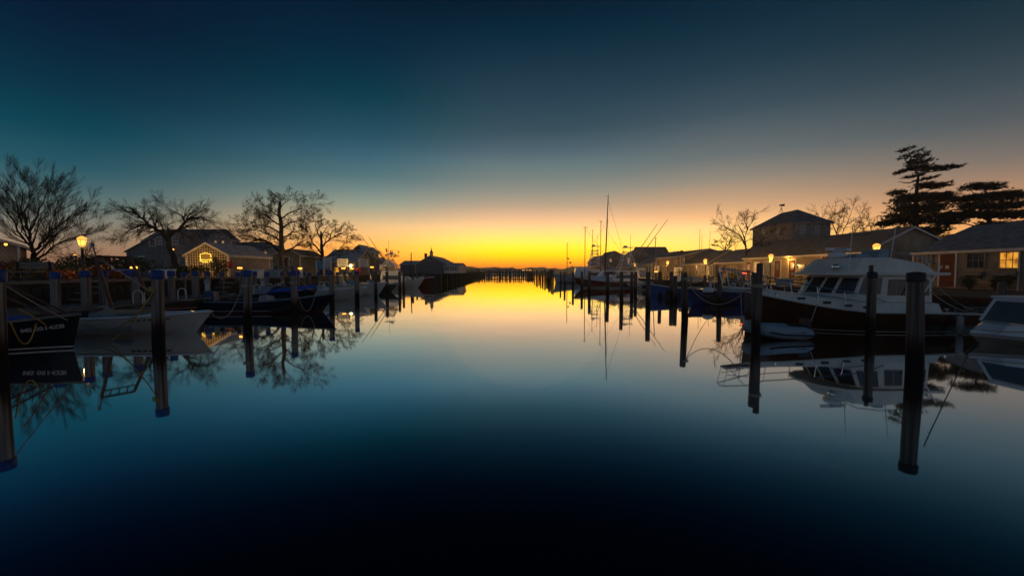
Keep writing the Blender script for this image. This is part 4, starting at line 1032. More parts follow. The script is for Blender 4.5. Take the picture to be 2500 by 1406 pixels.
part('mast_light', MB().lathe([(.05, -.1), (.14, -.05), (.14, .1), (.05, .14)], 8, (6.3, 0, 3.7)), DARKM, b, local=True)
part('mast_horn', MB().lathe([(.05, -.1), (.16, -.05), (.16, .1), (.05, .14)], 8, (6.0, 0, 3.1)).tube([(6.5, 0, 3.05), (6.0, 0, 3.05)], .02, 5), DARKM, b, local=True)

# 10 maroon sailing boat
hl = Hull(6.4, 2.1, .72, .66, 1.12, .3, 1.15, .6, vee=.5)
b = thing('sailing_boat', 'maroon-hulled sailing boat with a tall wooden mast', 'boat', (atx(1400, 41.8) + 6.4, 42.4, 0), R(180))
part('hull', hl.outer(), MAROON, b, local=True, smooth=True)
part('boot_stripe', hl.strip(.03, .15), mat('pale_green_stripe', (.4, .45, .38), .6, .1), b, local=True)
part('toe_rail', hl.rim(.035), WOOD, b, local=True)
part('deck', hl.deck(.02, .99), WHITE, b, local=True)
part('cabin_cover', MB().hexa([(2.2, -.75, .7), (4.8, -.45, .85), (4.8, .45, .85), (2.2, .75, .7), (2.4, -.55, 1.2), (4.4, -.3, 1.12), (4.4, .3, 1.12), (2.4, .55, 1.2)]), mat('pale_blue_cover', (.35, .47, .55), .8, .2, bump=.4), b, local=True)
mp = at(1476, 684, 42.4); mt = at(1485, 478, 42.4)
lx = (b.location.x - mp.x); lx2 = (b.location.x - mt.x)
mz = mt.z
part('mast', MB().tube([(lx, 0, .6), ((lx + lx2) / 2, 0, mz * .55), (lx2, 0, mz)], [.075, .065, .035], 8), SPAR, b, local=True)
part('masthead', MB().tube([(lx2, 0, mz), (lx2 - .02, 0, mz + .35)], .012, 5).tube([(lx2, 0, mz - .1), (lx2 + .35, 0, mz)], .012, 5), DARKM, b, local=True)
part('boom', MB().tube([(lx - .1, 0, 1.5), (.6, 0, 1.6)], .045, 8), SPAR, b, local=True)
part('backstay', MB().tube([(lx2, 0, mz - .5), (.1, 0, .75)], .012, 5), MASTM, b, local=True)
part('forestay', MB().tube([(lx2, 0, mz * .75), (6.2, 0, 1.1)], .008, 5), MASTM, b, local=True)
for sd in (1, -1): part('shroud', MB().tube([(lx2, 0, mz * .75), (lx - .15, sd * .95, .7)], .007, 5), MASTM, b, local=True)
part('mooring_line', MB().tube([hl.pt(.9, .9, 1), (5.0, 1.0, .45), (3.5, 1.3, .25), (2, 1.35, .5), (1.2, 1.2, .75)], .014, 5), ROPE, b, local=True)

# 11 motor yachts behind the maroon boat
for i, (px, d, Ln, lab) in enumerate([(1417, 54, 7.5, 'white cabin boat with canvas top behind the maroon boat bow'), (1456, 58, 8, 'white cabin boat with grey tarp behind the maroon boat mast')]):
    hl = Hull(Ln, 3, .8, .9, 1.3, .3, .7, .9)
    b = thing('cabin_boat', lab, 'boat', (atx(px, d) + Ln, d, 0), R(180))
    part('hull', hl.outer(), CREAM, b, local=True, smooth=True)
    part('deck', hl.deck(.02, .99), WHITE, b, local=True)
    part('cabin', MB().hexa([(2, -1.1, .95), (5.2, -.9, 1.05), (5.2, .9, 1.05), (2, 1.1, .95), (2.2, -1, 1.9), (4.4, -.8, 1.9), (4.4, .8, 1.9), (2.2, 1, 1.9)]), WHITE, b, local=True)
    part('side_window', MB().hexa([(2.6, 1.03, 1.35), (4.5, .9, 1.35), (4.5, .93, 1.35), (2.6, 1.06, 1.35), (2.7, 1.0, 1.75), (4.3, .84, 1.75), (4.3, .87, 1.75), (2.7, 1.03, 1.75)]), GLASS, b, local=True)
    part('canvas_top', MB().hexa([(1.2, -1.05, 1.95), (4.0, -.9, 1.98), (4.0, .9, 1.98), (1.2, 1.05, 1.95), (1.4, -.8, 2.25), (3.6, -.7, 2.3), (3.6, .7, 2.3), (1.4, .8, 2.25)]), GREY, b, local=True)
    part('mast', MB().tube([(Ln - .6, 0, 1.1), (Ln - .6, 0, (7.8, 9.1)[i])], [.06, .04], 8), MASTM, b, local=True)
    part('stay', MB().tube([(Ln - .6, 0, (7.6, 8.9)[i]), (2.2, 0, 1.3)], .014, 5), MASTM, b, local=True)
    part('spreader', MB().tube([(Ln - .95, 0, (7.7, 9.0)[i]), (Ln - .25, 0, (7.7, 9.0)[i])], .02, 5), MASTM, b, local=True)

# masts of boats hidden behind roofs and wharf
for px, y0, y1, px2, d, lab in [(1447, 563, 656, 1447, 72, 'slim dark mast between the two taller masts left of the wooden mast'), (1601, 583, 680, 1594, 46, 'leaning bare mast in front of the metal roofed shed'),
                                (1709, 562, 625, 1707, 88, 'taller of two masts behind the two-storey tan house'), (1714, 577, 625, 1713, 92, 'short mast just right of the taller one behind the tan house'),
                                (1734, 567, 625, 1731, 90, 'dark mast left of the bare tree behind the cottages'), (1004, 619, 668, 1003, 60, 'thick brown pole left of the cupola building'),
                                (380, 485, 600, 382, 52, 'thin tall antenna pole above the flat-topped bare tree')]:
    a, c = at(px, y0, d), at(px2, y1, d)
    b0 = Vector((c.x + (c.x - a.x) * (c.z - .7) / max(.1, a.z - c.z), d, .7))
    s_ = thing('mast', lab, 'mast', b0)
    r0 = .1 if px in (1004,) else .055
    part('pole', MB().tube([b0, a], [r0 * 1.2, r0 * .7 if px != 380 else .02], 8), SPAR if px == 1004 else MASTM, s_)
    if px != 380: part('fitting', MB().lathe([(.02, 0), (.09, .02), (.07, .1), (.01, .14)], 8, a), DARKM, s_)

# 12 boats under covers on the right
hl = Hull(5.0, 1.9, .6, .62, .95, .2, .3, .85)
b = thing('covered_boat', 'bright blue hulled boat with its bow beside the dark pile, right side', 'boat', (atx(1588, 26.5) + 5.0, 27.2, 0), R(180))
part('hull', hl.outer(), mat('mid_blue_hull_paint', (.025, .12, .34), .5, .2), b, local=True, smooth=True)
part('rub_rail', hl.rim(.035), WHITE, b, local=True)
part('cockpit', hl.inner(.03, .8, .15), WOODD, b, local=True)
part('foredeck', hl.deck(.8, .99), mat('blue_deck', (.1, .22, .38), .6, .2), b, local=True)
hl = Hull(5.2, 2.0, .62, .62, .8, .2, .4, .85)
b = thing('boat', 'dark blue boat with a white seat cover below the yacht pulpit', 'boat', (atx(1690, 22) + 5.2, 22.6, 0), R(180))
part('hull', hl.outer(), mat('deep_blue_hull_paint', (.012, .035, .14), .5, .2), b, local=True, smooth=True)
part('rub_rail', hl.rim(.03), WOOD, b, local=True)
part('cockpit', hl.inner(.03, .85, .15), WOODD, b, local=True)
part('foredeck', hl.deck(.85, .99), NAVY, b, local=True)
part('cover', MB().hexa([(1.6, -.8, .6), (3.4, -.8, .6), (3.4, .8, .6), (1.6, .8, .6), (1.9, -.6, .85), (3.1, -.6, .85), (3.1, .6, .85), (1.9, .6, .85)]), GREY, b, local=True)
part('seat_cover', MB().lathe([(.3, 0), (.32, .12), (.22, .24), (.05, .28)], 10, (4.2, .4, .62)), WHITE, b, local=True, smooth=True)
for i, (px, d) in enumerate([(1158, 210), (1171, 230), (1184, 205), (1208, 215), (1222, 240), (1236, 220), (1249, 235), (1265, 225)]):
    hl = Hull(7, 2.6, 1.0, 1.0, 1.5, .3, .5, .8, n=6, m=3)
    b = thing('moored_boat', ORD[i] + ' tiny pale boat from the left behind the far pier', 'boat', (atx(px, d), d, 0), R(20 * (i % 3)), 'boats moored beyond the far pier')
    part('hull', hl.outer(), CREAM, b, local=True)
    part('cabin', MB().hexa([(2, -.9, 1), (4.6, -.8, 1.1), (4.6, .8, 1.1), (2, .9, 1), (2.2, -.8, 2.1), (4, -.7, 2.1), (4, .7, 2.1), (2.2, .8, 2.1)]), WHITE, b, local=True)

# 13 motor yacht
YX, YY, YL = 13.7, 12.75, 7.4
hl = Hull(YL, 2.9, .55, .62, 1.18, .35, .12, .92, mid=.5, vee=.5, n=20, m=8)
b = thing('motor_yacht', 'dark-hulled motor yacht with white cabin and flybridge on the right', 'boat', (YX, YY, 0), R(180))
b.scale = (.85, 1, 1)
part('hull', hl.outer(), mat('black_hull_glow_tint', (.06, .026, .014), .2, .2, (2, 2, 2), .02, spec=.5), b, local=True, smooth=True)  # brown is the warm glow reflected on the dark hull, put into its colour
part('boot_stripe', hl.strip(.04, .06), TRIM, b, local=True)
part('rub_rail', hl.rim(.035, k=1.005), CREAM, b, local=True)
tk = MB()                                      # raised white trunk / bulwark band
n = 16
for sd in (1, -1):
    for i in range(n):
        t0, t1 = .22 + .74 * i / n, .22 + .74 * (i + 1) / n
        def zt(t): return hl.sh(t) + .27 - .16 * max(0, (t - .7) / .3)
        a, c = hl.pt(t0, 1, sd, .985), hl.pt(t1, 1, sd, .985)
        a2, c2 = hl.pt(t0, 1, sd, .9), hl.pt(t1, 1, sd, .9)
        tk.quad(a, c, (c2[0], c2[1], zt(t1)), (a2[0], a2[1], zt(t0)))
        tk.quad((a2[0], a2[1], zt(t0)), (c2[0], c2[1], zt(t1)), (c2[0], 0, zt(t1) + .09), (a2[0], 0, zt(t0) + .09))
tr = part('trunk', tk, CREAM, b, local=True, smooth=True)
for x in (6.0, 5.35, 4.75, 4.2):
    t = x / YL; p_ = hl.pt(t, 1, 1, .955)
    part('portlight', MB().hexa([(p_[0] - .11, p_[1] - .02, p_[2] + .09), (p_[0] + .11, p_[1] - .045, p_[2] + .09), (p_[0] + .11, p_[1] + .025, p_[2] + .09), (p_[0] - .11, p_[1] + .03, p_[2] + .09),
                                 (p_[0] - .11, p_[1] - .05, p_[2] + .16), (p_[0] + .11, p_[1] - .07, p_[2] + .16), (p_[0] + .11, p_[1] + .0, p_[2] + .16), (p_[0] - .11, p_[1] + .005, p_[2] + .16)]), GLASS, tr, local=True)
part('foredeck', hl.deck(.955, .995, .98), CREAM, b, local=True)
part('cockpit', hl.inner(.02, .22, .3), GREY, b, local=True)
# wheelhouse as a plan outline drawn up with rake
plan = [(1.75, 1.2), (3.4, 1.2), (4.35, 1.08), (4.85, .72), (5.02, .3), (5.02, -.3), (4.85, -.72), (4.35, -1.08), (3.4, -1.2), (1.75, -1.2)]
def yz(x, z0): return z0
def ring(z, f, dx, k): return [(x - (dx if x > 3 else 0) * ((x - 3) / 2 if x > 3 else 0), y * k, z) for x, y in plan]
w0, w1 = ring(.9, 0, 0, 1), ring(1.68, 0, .55, .96)
wm_ = MB(); m_ = len(plan)
for i in range(m_): wm_.quad(w0[i], w0[(i + 1) % m_], w1[(i + 1) % m_], w1[i])
wm_.quad(*w1[::-1])
wh = part('wheelhouse', wm_, CREAM, b, local=True)
def pane_on(i, u0, u1, v0, v1, m, parent, name='pane', off=.012):
    A, B2, C2, D = Vector(w0[i]), Vector(w0[(i + 1) % m_]), Vector(w1[(i + 1) % m_]), Vector(w1[i])
    def f(u, v): return (A * (1 - u) + B2 * u) * (1 - v) + (D * (1 - u) + C2 * u) * v
    nrm = (B2 - A).cross(D - A).normalized()
    if nrm.dot(Vector((A.x - 3, A.y, 0))) < 0: nrm = -nrm
    c = [f(u0, v0), f(u1, v0), f(u1, v1), f(u0, v1)]
    return part(name, MB().hexa([q_ - nrm * .004 for q_ in c] + [q_ + nrm * off for q_ in c]), m, parent, local=True)
WSG = mat('smoked_windscreen', (.035, .03, .033), .08, .2, (1, 1, 1), 0, spec=.6)
for i in (1, 2, 3, 4, 5, 6, 7):
    pane_on(i, .1 if i != 1 else .15, .9, .3, .9, WSG, wh, 'windscreen')
SAL = mat('dark_saloon_glass', (.02, .008, .007), .1, .2, (1, 1, 1), 0, spec=.5)
for i in (0, 8):
    for u0, u1 in ((.06, .26), (.28, .48), (.56, .74), (.76, .94)): pane_on(i, u0, u1, .25, .85, SAL, wh, 'saloon_window')
# roof brim and flybridge
br = [(1.25, 1.28), (3.4, 1.28), (4.45, 1.12), (5.0, .75), (5.15, .3), (5.15, -.3), (5.0, -.75), (4.45, -1.12), (3.4, -1.28), (1.25, -1.28)]
bm = MB(); z0, z1 = 1.682, 1.76
bm.quad(*[(x, y, z0) for x, y in br]); bm.quad(*[(x, y, z1) for x, y in br][::-1])
for i in range(len(br)): bm.quad((*br[i], z0), (*br[i], z1), (*br[(i + 1) % len(br)], z1), (*br[(i + 1) % len(br)], z0))
part('roof', bm, CREAM, b, local=True)
fb0 = [(1.6, 1.15), (3.4, 1.15), (4.3, 1.0), (4.75, .65), (4.88, .25), (4.88, -.25), (4.75, -.65), (4.3, -1.0), (3.4, -1.15), (1.6, -1.15)]
fm = MB(); f0 = [(x, y, 1.762) for x, y in fb0]; f1 = [(x - max(0, x - 2) * .2 + (.35 if x < 2 else 0), y * .93, 2.02 + .16 * (x - 1.6) / 3 if x < 2 else 2.2) for x, y in fb0]
for i in range(len(fb0)): fm.quad(f0[i], f0[(i + 1) % 10], f1[(i + 1) % 10], f1[i])
fm.quad(*[(p_[0], p_[1] * .9, p_[2] - .12) for p_ in f1][::-1])
fbp = part('flybridge', fm, CREAM, b, local=True)
part('helm_seat', MB().hexa([(2.5, -.2, 2.0), (3.0, -.2, 2.0), (3.0, .45, 2.0), (2.5, .45, 2.0), (2.45, -.2, 2.48), (2.75, -.2, 2.48), (2.75, .45, 2.48), (2.45, .45, 2.48)]), RUBB, fbp, local=True)
part('console_cover', MB().hexa([(3.1, -.5, 2.1), (3.9, -.5, 2.15), (3.9, .6, 2.15), (3.1, .6, 2.1), (3.2, -.4, 2.3), (3.6, -.4, 2.34), (3.6, .5, 2.34), (3.2, .5, 2.3)]), RUBB, fbp, local=True)
part('bridge_rail', MB().tube([(4.1, .6, 2.22), (3.9, .9, 2.32), (3.2, 1.03, 2.36), (2.4, 1.05, 2.3), (1.8, 1.0, 2.15), (1.3, .95, 2.02)], .014, 6).tube([(1.8, 1.0, 2.15), (1.6, 1.05, 1.8)], .012, 6), STEEL, fbp, local=True)
rd = part('radar_pedestal', MB().lathe([(.2, 0), (.3, .06), (.24, .16), (.08, .22)], 12, (4.15, .25, 2.2)), WHITE, b, local=True, smooth=True)
part('radar_bar', MB().hexa([(3.65, .2, 2.43), (4.55, .2, 2.45), (4.55, .3, 2.45), (3.65, .3, 2.43), (3.65, .21, 2.51), (4.55, .21, 2.53), (4.55, .29, 2.53), (3.65, .29, 2.51)]), WHITE, rd, local=True)
for i in range(8): part('radar_mark', MB().box(3.85 + .055 * i, 3.89 + .055 * i, .302, .306, 2.465, 2.495), INK, rd, local=True)
part('antenna', MB().tube([(4.35, .9, 1.8), (4.3, .95, 3.15)], [.016, .01], 6), ALU, b, local=True)
part('antenna', MB().tube([(3.0, 1.0, 2.2), (2.9, 1.05, 3.2)], [.016, .01], 6), ALU, b, local=True)
part('search_light', MB().lathe([(.03, 0), (.1, .02), (.11, .12), (.03, .16)], 10, (4.65, .75, 1.85)), STEEL, b, local=True, smooth=True)
part('deck_brush', MB().tube([(2.5, 1.5, 1.05), (1.85, 1.5, 1.95)], .02, 6), ALU, b, local=True)
# bow pulpit and rails
part('pulpit_plank', MB().hexa([(6.9, -.28, 1.19), (8.1, -.16, 1.27), (8.1, .16, 1.27), (6.9, .28, 1.19), (6.9, -.28, 1.25), (8.1, -.16, 1.33), (8.1, .16, 1.33), (6.9, .28, 1.25)]), CREAM, b, local=True)
for sd in (1, -1):
    top = [(8.2, sd * .2, 1.87), (7.4, sd * .42, 1.78)]
    low = [(8.05, sd * .17, 1.5), (7.3, sd * .4, 1.5)]
    for t in (.93, .85, .76, .66, .57):
        p_ = hl.pt(t, 1, sd, .94); top.append((p_[0], p_[1], p_[2] + .58 - .25 * (.93 - t))); low.append((p_[0], p_[1], p_[2] + .34 - .12 * (.93 - t)))
    p_ = hl.pt(.48, 1, sd, .94); top.append((p_[0], p_[1], p_[2] + .3))
    part('bow_rail', MB().tube(top, .017, 6), STEEL, b, local=True)
    part('mid_rail', MB().tube(low, .012, 6), STEEL, b, local=True)
    for i, tp in enumerate(top[:-1]):
        bt = (tp[0] - (.16 if i < 2 else -.0), tp[1] * .95, 1.3) if i < 2 else (tp[0] - .1, tp[1] * 1.0, hl.sh(tp[0] / YL) + .02)
        part('stanchion', MB().tube([tp, bt], .013, 6), STEEL, b, local=True)
part('pulpit_hoop', MB().tube([(8.2, -.2, 1.87), (8.24, 0, 1.88), (8.2, .2, 1.87)], .017, 6).tube([(7.95, .17, 1.3), (7.5, .36, 1.8)], .012, 6), STEEL, b, local=True)
for x in (1.2, 2.6):
    p_ = hl.pt(x / YL, 1, 1, 1.05); part('fender', MB().lathe([(.02, -.28), (.08, -.24), (.09, 0), (.08, .22), (.02, .27)], 10, (p_[0], p_[1] + .06, p_[2] - .3)).tube([(p_[0], p_[1] + .04, p_[2] - .02), (p_[0], p_[1] - .1, p_[2] + .12)], .01, 5), mat('grey_white_fender', (.4, .4, .38), .6, .15), b, local=True, smooth=True)
for x in (6.6, 4.9, 1.4):
    p_ = hl.pt(x / YL, 1, 1, .93); part('cleat', MB().tube([(p_[0] - .09, p_[1], p_[2] + .12), (p_[0] + .09, p_[1], p_[2] + .12)], .015, 6).box(p_[0] - .03, p_[0] + .03, p_[1] - .02, p_[1] + .02, p_[2] + .02, p_[2] + .11), STEEL, b, local=True)
part('wiper', MB().tube([(4.72, .62, 1.62), (4.88, .5, 1.3)], .008, 5).tube([(4.4, .98, 1.62), (4.55, .9, 1.3)], .008, 5), DARKM, b, local=True)
part('swim_platform', MB().box(-.35, .02, -1.1, 1.1, .2, .27), WOOD, b, local=True)

# 14 inflatable dinghy
d = 10.75
ia, ib = at(1816, 806, d), at(1966, 812, d)
b = thing('inflatable_dinghy', 'pale blue-grey inflatable dinghy floating under the yacht bow', 'dinghy', (ia.x + .2, d, .16))
ln = ib.x - ia.x - .3
pts = [(ln, -.36, .0), (ln * .4, -.38, .03), (.25, -.3, .08), (.02, -.12, .13), (0, .1, .13), (.12, .3, .11), (ln * .4, .4, .03), (ln, .38, 0)]
sm = []
for i in range(len(pts) - 1):
    for k in range(4): sm.append(tuple(Vector(pts[i]).lerp(Vector(pts[i + 1]), k / 4)))
sm.append(pts[-1])
tb = MB().tube(sm, [.1] + [.175] * (len(sm) - 2) + [.1], 12)
part('tube', tb, RUBB, b, local=True, smooth=True)
part('rub_strake', MB().tube([(p_[0], p_[1] - .17 if p_[1] < 0 else p_[1] + .17, p_[2] - .03) for p_ in sm if p_[1] < -.2], .022, 6), NAVY, b, local=True)
part('floor', MB().box(.25, ln, -.33, .33, -.1, -.05), GREY, b, local=True)
part('transom', MB().box(ln - .1, ln - .05, -.34, .34, -.1, .2), WOODD, b, local=True)
part('motor', MB().hexa([(ln - .02, -.1, .1), (ln + .2, -.1, .1), (ln + .2, .1, .1), (ln - .02, .1, .1), (ln + .0, -.09, .38), (ln + .17, -.09, .36), (ln + .17, .09, .36), (ln + .0, .09, .38)]), DARKM, b, local=True)
for i in range(9): part('lettering', MB().box(.62 + .055 * i, .655 + .055 * i, -.54, -.53, .02, .06), NAVY, b, local=True)

# 15 white cabin boat at the right edge
hl = Hull(5.0, 2.0, .2, .2, .3, .2, .7, .9, vee=.9)
b = thing('cabin_boat', 'white cuddy cabin boat with raked windshield at the right edge', 'boat', (atx(2368, 9.8) + 3.3, 9.8, 0), R(180))
b.scale = (.66, 1, 1)
LO = -.49
part('hull', hl.outer(), mat('shaded_olive_white_paint', (.3, .29, .25), .4, .1), b, local=True, smooth=True)  # shade on the white hull is put into this darker colour
part('rub_rail', hl.strip(lambda t: hl.sh(t) - .09, lambda t: hl.sh(t) + .0, .02), WHITE, b, local=True)
part('deck', hl.deck(.02, .99, 1.0), WHITE, b, local=True)
cu_ = MB()
c0 = [(2.2, .85, .66 + LO), (3.6, .7, .7 + LO), (4.35, .3, .76 + LO), (4.35, -.3, .76 + LO), (3.6, -.7, .7 + LO), (2.2, -.85, .66 + LO)]
c1 = [(2.2, .75, 1.02 + LO), (3.4, .58, 1.0 + LO), (3.95, .25, .98 + LO), (3.95, -.25, .98 + LO), (3.4, -.58, 1.0 + LO), (2.2, -.75, 1.02 + LO)]
for i in range(6): cu_.quad(c0[i], c0[(i + 1) % 6], c1[(i + 1) % 6], c1[i])
cu_.quad(*c1[::-1])
part('cuddy', cu_, WHITE, b, local=True)
ws = part('windshield_frame', MB().tube([(3.45, .6, 1.01 + LO), (2.95, .58, 1.55 + LO), (2.1, .66, 1.58 + LO), (2.1, .72, 1.03 + LO), (3.45, .6, 1.01 + LO)], .04, 6).tube([(3.45, -.6, 1.01 + LO), (2.95, -.58, 1.55 + LO), (2.1, -.66, 1.58 + LO)], .04, 6).tube([(2.95, .58, 1.55 + LO), (2.95, -.58, 1.55 + LO)], .04, 6), WHITE, b, local=True)
part('windshield', MB().quad((3.43, .59, 1.02 + LO), (2.95, .57, 1.53 + LO), (2.1, .65, 1.56 + LO), (2.1, .71, 1.04 + LO)).quad((3.43, -.59, 1.02 + LO), (2.95, -.57, 1.53 + LO), (2.1, -.65, 1.56 + LO), (2.1, -.71, 1.04 + LO)).quad((3.43, .59, 1.02 + LO), (3.43, -.59, 1.02 + LO), (2.95, -.57, 1.53 + LO), (2.95, .57, 1.53 + LO)), mat('grey_green_glass', (.09, .14, .14), .1, .1, (1, 1, 1), 0, spec=.6), ws, local=True)
part('hardtop', MB().box(1.4, 2.9, -.7, .7, 1.59 + LO, 1.65 + LO), WHITE, b, local=True)
part('deck_line', MB().tube([(4.6, .1, .37), (4.3, .35, .36), (3.9, .5, .38), (3.2, .75, .31), (2.4, .95, .31), (1.8, .98, .37)], .012, 5), ROPEY, b, local=True)

# ------------------------------------------------------------------ mooring ropes
def rope(a, b_, sag, m, label, r=.011):
    a, b_ = Vector(a), Vector(b_); n = 14
    pts = [a.lerp(b_, i / n) - Vector((0, 0, sag * 4 * (i / n) * (1 - i / n))) for i in range(n + 1)]
    o = solo('mooring_rope', MB().tube([p_ for p_ in pts], r, 5), m, label, 'rope', 'mooring ropes', loc=tuple(a))
    return o
rope(at(382, 700, 9.6), at(205, 787, 10.8), .55, ROPEY, 'yellow rope from the second outer pile across the white skiff side', .012)
rope(at(380, 705, 9.65), at(262, 842, 9.9), .12, ROPEY, 'yellow rope slanting down from the second outer pile to the water', .012)
rope(at(395, 765, 10.2), at(486, 765, 11.2), .62, ROPE, 'pale rope hanging in a loop under the white skiff bow')
rope(at(25, 785, 7.2), at(88, 790, 8.3), .42, ROPEY, 'yellow rope looping off the black-hulled boat', .013)
rope(at(45, 755, 7.3), at(110, 792, 8.3), -.02, ROPEY, 'taut yellow rope on the black-hulled boat deck', .013)
rope(at(18, 700, 7.1), at(165, 782, 8.6), .02, ROPE, 'pale line from the leftmost pile to the black-hulled boat bow')
rope(at(514, 762, 11.2), at(588, 706, 13.4), .5, ROPE, 'pale rope hanging from the third outer pile to the white skiff bow')
rope(at(722, 700, 16.4), at(768, 725, 17.2), .8, ROPE, 'pale rope loop from the fourth outer pile to the navy boat bow')
rope(at(735, 685, 16.8), at(770, 712, 21.2), .1, ROPEY, 'yellow rope from the fourth outer pile to the blue covered bow')
rope(at(1674, 680, 14.6), at(1806, 722, 11.6), .55, ROPE, 'long pale rope sagging from the rope-tied pile to the yacht bow', .013)
rope(at(1678, 682, 14.7), at(1740, 720, 21), .25, ROPE, 'shorter pale rope from the rope-tied pile to the dark blue boat')
rope(at(1808, 705, 11.3), at(1812, 790, 11.2), 0, ROPE, 'pale line hanging straight down from the yacht pulpit')
rope(at(1995, 742, 11.3), at(1978, 790, 11.0), 0, ROPE, 'pale line from the yacht side down to the dinghy motor')
rope(at(2272, 713, 7.2), at(2385, 762, 12.6), .12, ROPE, 'pale rope from the large near pile to the yacht stern')
rope(at(2296, 705, 14.0), at(2390, 760, 12.7), .12, ROPE, 'pale rope from the quay down to the yacht stern')
rope(at(2352, 750, 12.6), at(2470, 742, 14), .06, ROPE, 'upper of two thin lines from the yacht stern to the square-topped pile')
rope(at(2356, 755, 12.6), at(2470, 752, 14), .06, ROPE, 'lower of two thin lines from the yacht stern to the square-topped pile')
for px, d, y, lab in [(381, 9.83, 704, 'turns of yellow rope round the second outer pile'), (601, 13.46, 697, 'turns of pale rope round the third outer pile'), (716, 16.6, 690, 'turns of pale rope round the fourth outer pile'),
                      (1674, 14.7, 680, 'turns of pale rope round the rope-tied pile'), (1850, 10.3, 697, 'single turn of rope round the tall pile by the pulpit')]:
    p_ = at(px, y, d); pts = []
    for k in range(30):
        a = k * .62; pts.append((p_.x + math.cos(a) * .142, d + math.sin(a) * .142, p_.z - .045 + k * .003 + .02 * math.sin(a)))
    solo('rope_turns', MB().tube(pts, .013, 5), ROPEY if px == 381 else ROPE, lab, 'rope', 'rope turns on piles', loc=(p_.x, d, p_.z))
# ------------------------------------------------------------------ lamp posts and small lamps
def lamp_post(px, pyl, d, gz, label, k=1.0, glass=None):
    c = at(px, pyl, d)                         # centre of the lantern
    t = thing('lamp_post', label, 'lamp post', (c.x, d, gz), 0, 'lamp posts on the wharf')
    zc = c.z - gz
    part('pole', MB().lathe([(.09, 0), (.09, .25), (.06, .3), (.05, zc - .34 * k), (.075, zc - .3 * k)], 10), DARKM, t, local=True, smooth=True)
    part('crossbar', MB().tube([(-.2, 0, zc - .42 * k), (.2, 0, zc - .42 * k)], .014, 6), DARKM, t, local=True)
    lt = part('lantern', MB().lathe([(.11 * k, zc - .26 * k), (.13 * k, zc - .22 * k), (.19 * k, zc + .1 * k)], 6), glass or LAMP, t, local=True)
    part('cage', MB().tube([(.2 * k * math.cos(a * math.pi / 3), .2 * k * math.sin(a * math.pi / 3), zc + .1 * k) for a in range(7)], .014, 5).tube([(.135 * k * math.cos(a * math.pi / 3), .135 * k * math.sin(a * math.pi / 3), zc - .24 * k) for a in range(7)], .014, 5), DARKM, lt, local=True)
    for a in range(6):
        ca, sa = math.cos(a * math.pi / 3), math.sin(a * math.pi / 3)
        part('rib', MB().tube([(.14 * k * ca, .14 * k * sa, zc - .24 * k), (.2 * k * ca, .2 * k * sa, zc + .1 * k)], .01, 4), DARKM, lt, local=True)
    part('dome', MB().lathe([(.21 * k, zc + .115 * k), (.18 * k, zc + .2 * k), (.1 * k, zc + .27 * k), (.03 * k, zc + .3 * k)], 10), mat('amber_dome_lit', (.5, .3, .1), .5, emit=(1, .42, .07), es=1.6), t, local=True)
    part('finial', MB().lathe([(.035, zc + .3 * k), (.02, zc + .34 * k), (.005, zc + .4 * k)], 8), DARKM, t, local=True)
    return t
lamp_post(200, 590, 18.3, LZ, 'lit lantern lamp post by the large bare tree on the left', .84)
lamp_post(2140, 606, 24, RZ, 'lit lantern lamp post above the yacht flybridge', .95)
lamp_post(1882, 629, 34, RZ, 'lit lantern lamp post in front of the long cottage', 1.0)
lamp_post(1722, 639, 45, RZ, 'lit lantern lamp post by the cottage with the round-headed door', 1.05)
lamp_post(1630, 642, 56, RZ, 'lit lantern lamp post before the two-storey tan house', 1.0)
lamp_post(1550, 646, 71, RZ, 'lit lantern lamp post beside the tower boat stern', 1.1)
for px, d, pw in ((200, 18.3, 60), (2140, 24, 40), (1882, 34, 750), (1722, 45, 900), (1630, 56, 1000), (1550, 71, 700)):
    for o in list(C.objects):
        if o.name.startswith('lamp_post') and abs(o.location.y - d) < .01:
            l = bpy.data.lights.new('lantern_light', 'POINT'); l.energy, l.color, l.shadow_soft_size = pw, (1, .5, .12), .12
            lo = bpy.data.objects.new('lantern_light', l); C.objects.link(lo); lo.parent = o; lo.location = (0, 0, (zc_ := at(px, {200: 590, 2140: 606, 1882: 629, 1722: 639, 1630: 642, 1550: 646}[px], d).z - o.location.z) - .36)
def dock_lamp(px, py, d, label, m=None, gz=None, k=1.0, post=True):
    c = at(px, py, d); z0 = gz if gz is not None else LZ
    t = thing('dock_light', label, 'lamp', (c.x, d, z0), 0, 'small dock lights')
    zc = c.z - z0
    if post: part('pedestal', MB().box(-.1, .1, -.06, .06, 0, zc + .06 * k), SIGNW if px in (335, 590, 735) else WOOD, t, local=True)
    part('lens', MB().hexa([(-.13 * k, -.16, zc - .04 * k), (.11 * k, -.16, zc - .04 * k), (.11 * k, -.07, zc - .04 * k), (-.13 * k, -.07, zc - .04 * k), (-.13 * k, -.14, zc + .03 * k), (.11 * k, -.14, zc + .03 * k), (.11 * k, -.07, zc + .03 * k), (-.13 * k, -.07, zc + .03 * k)]), m or LAMPS, t, local=True)
    part('hood', MB().box(-.15 * k, .13 * k, -.18, .07, zc + .062 * k, zc + .09 * k), WOOD, t, local=True)
dock_lamp(333, 653, 17, 'orange-lit white dock pedestal beside the lifting frame')
dock_lamp(589, 654, 23, 'orange-lit white dock pedestal before the lattice shed side wall')
dock_lamp(735, 655, 27, 'orange-lit dock pedestal right of the plane tree trunk')
dock_lamp(840, 655, 36, 'small orange dock light left of the bright starry lamp', k=1.3)
dock_lamp(860, 656, 38, 'small yellow dock light under the bright starry lamp', k=1.3)
dock_lamp(1601, 663, 43, 'small orange dock light left of the leaning mast', gz=RZ, k=1.3)
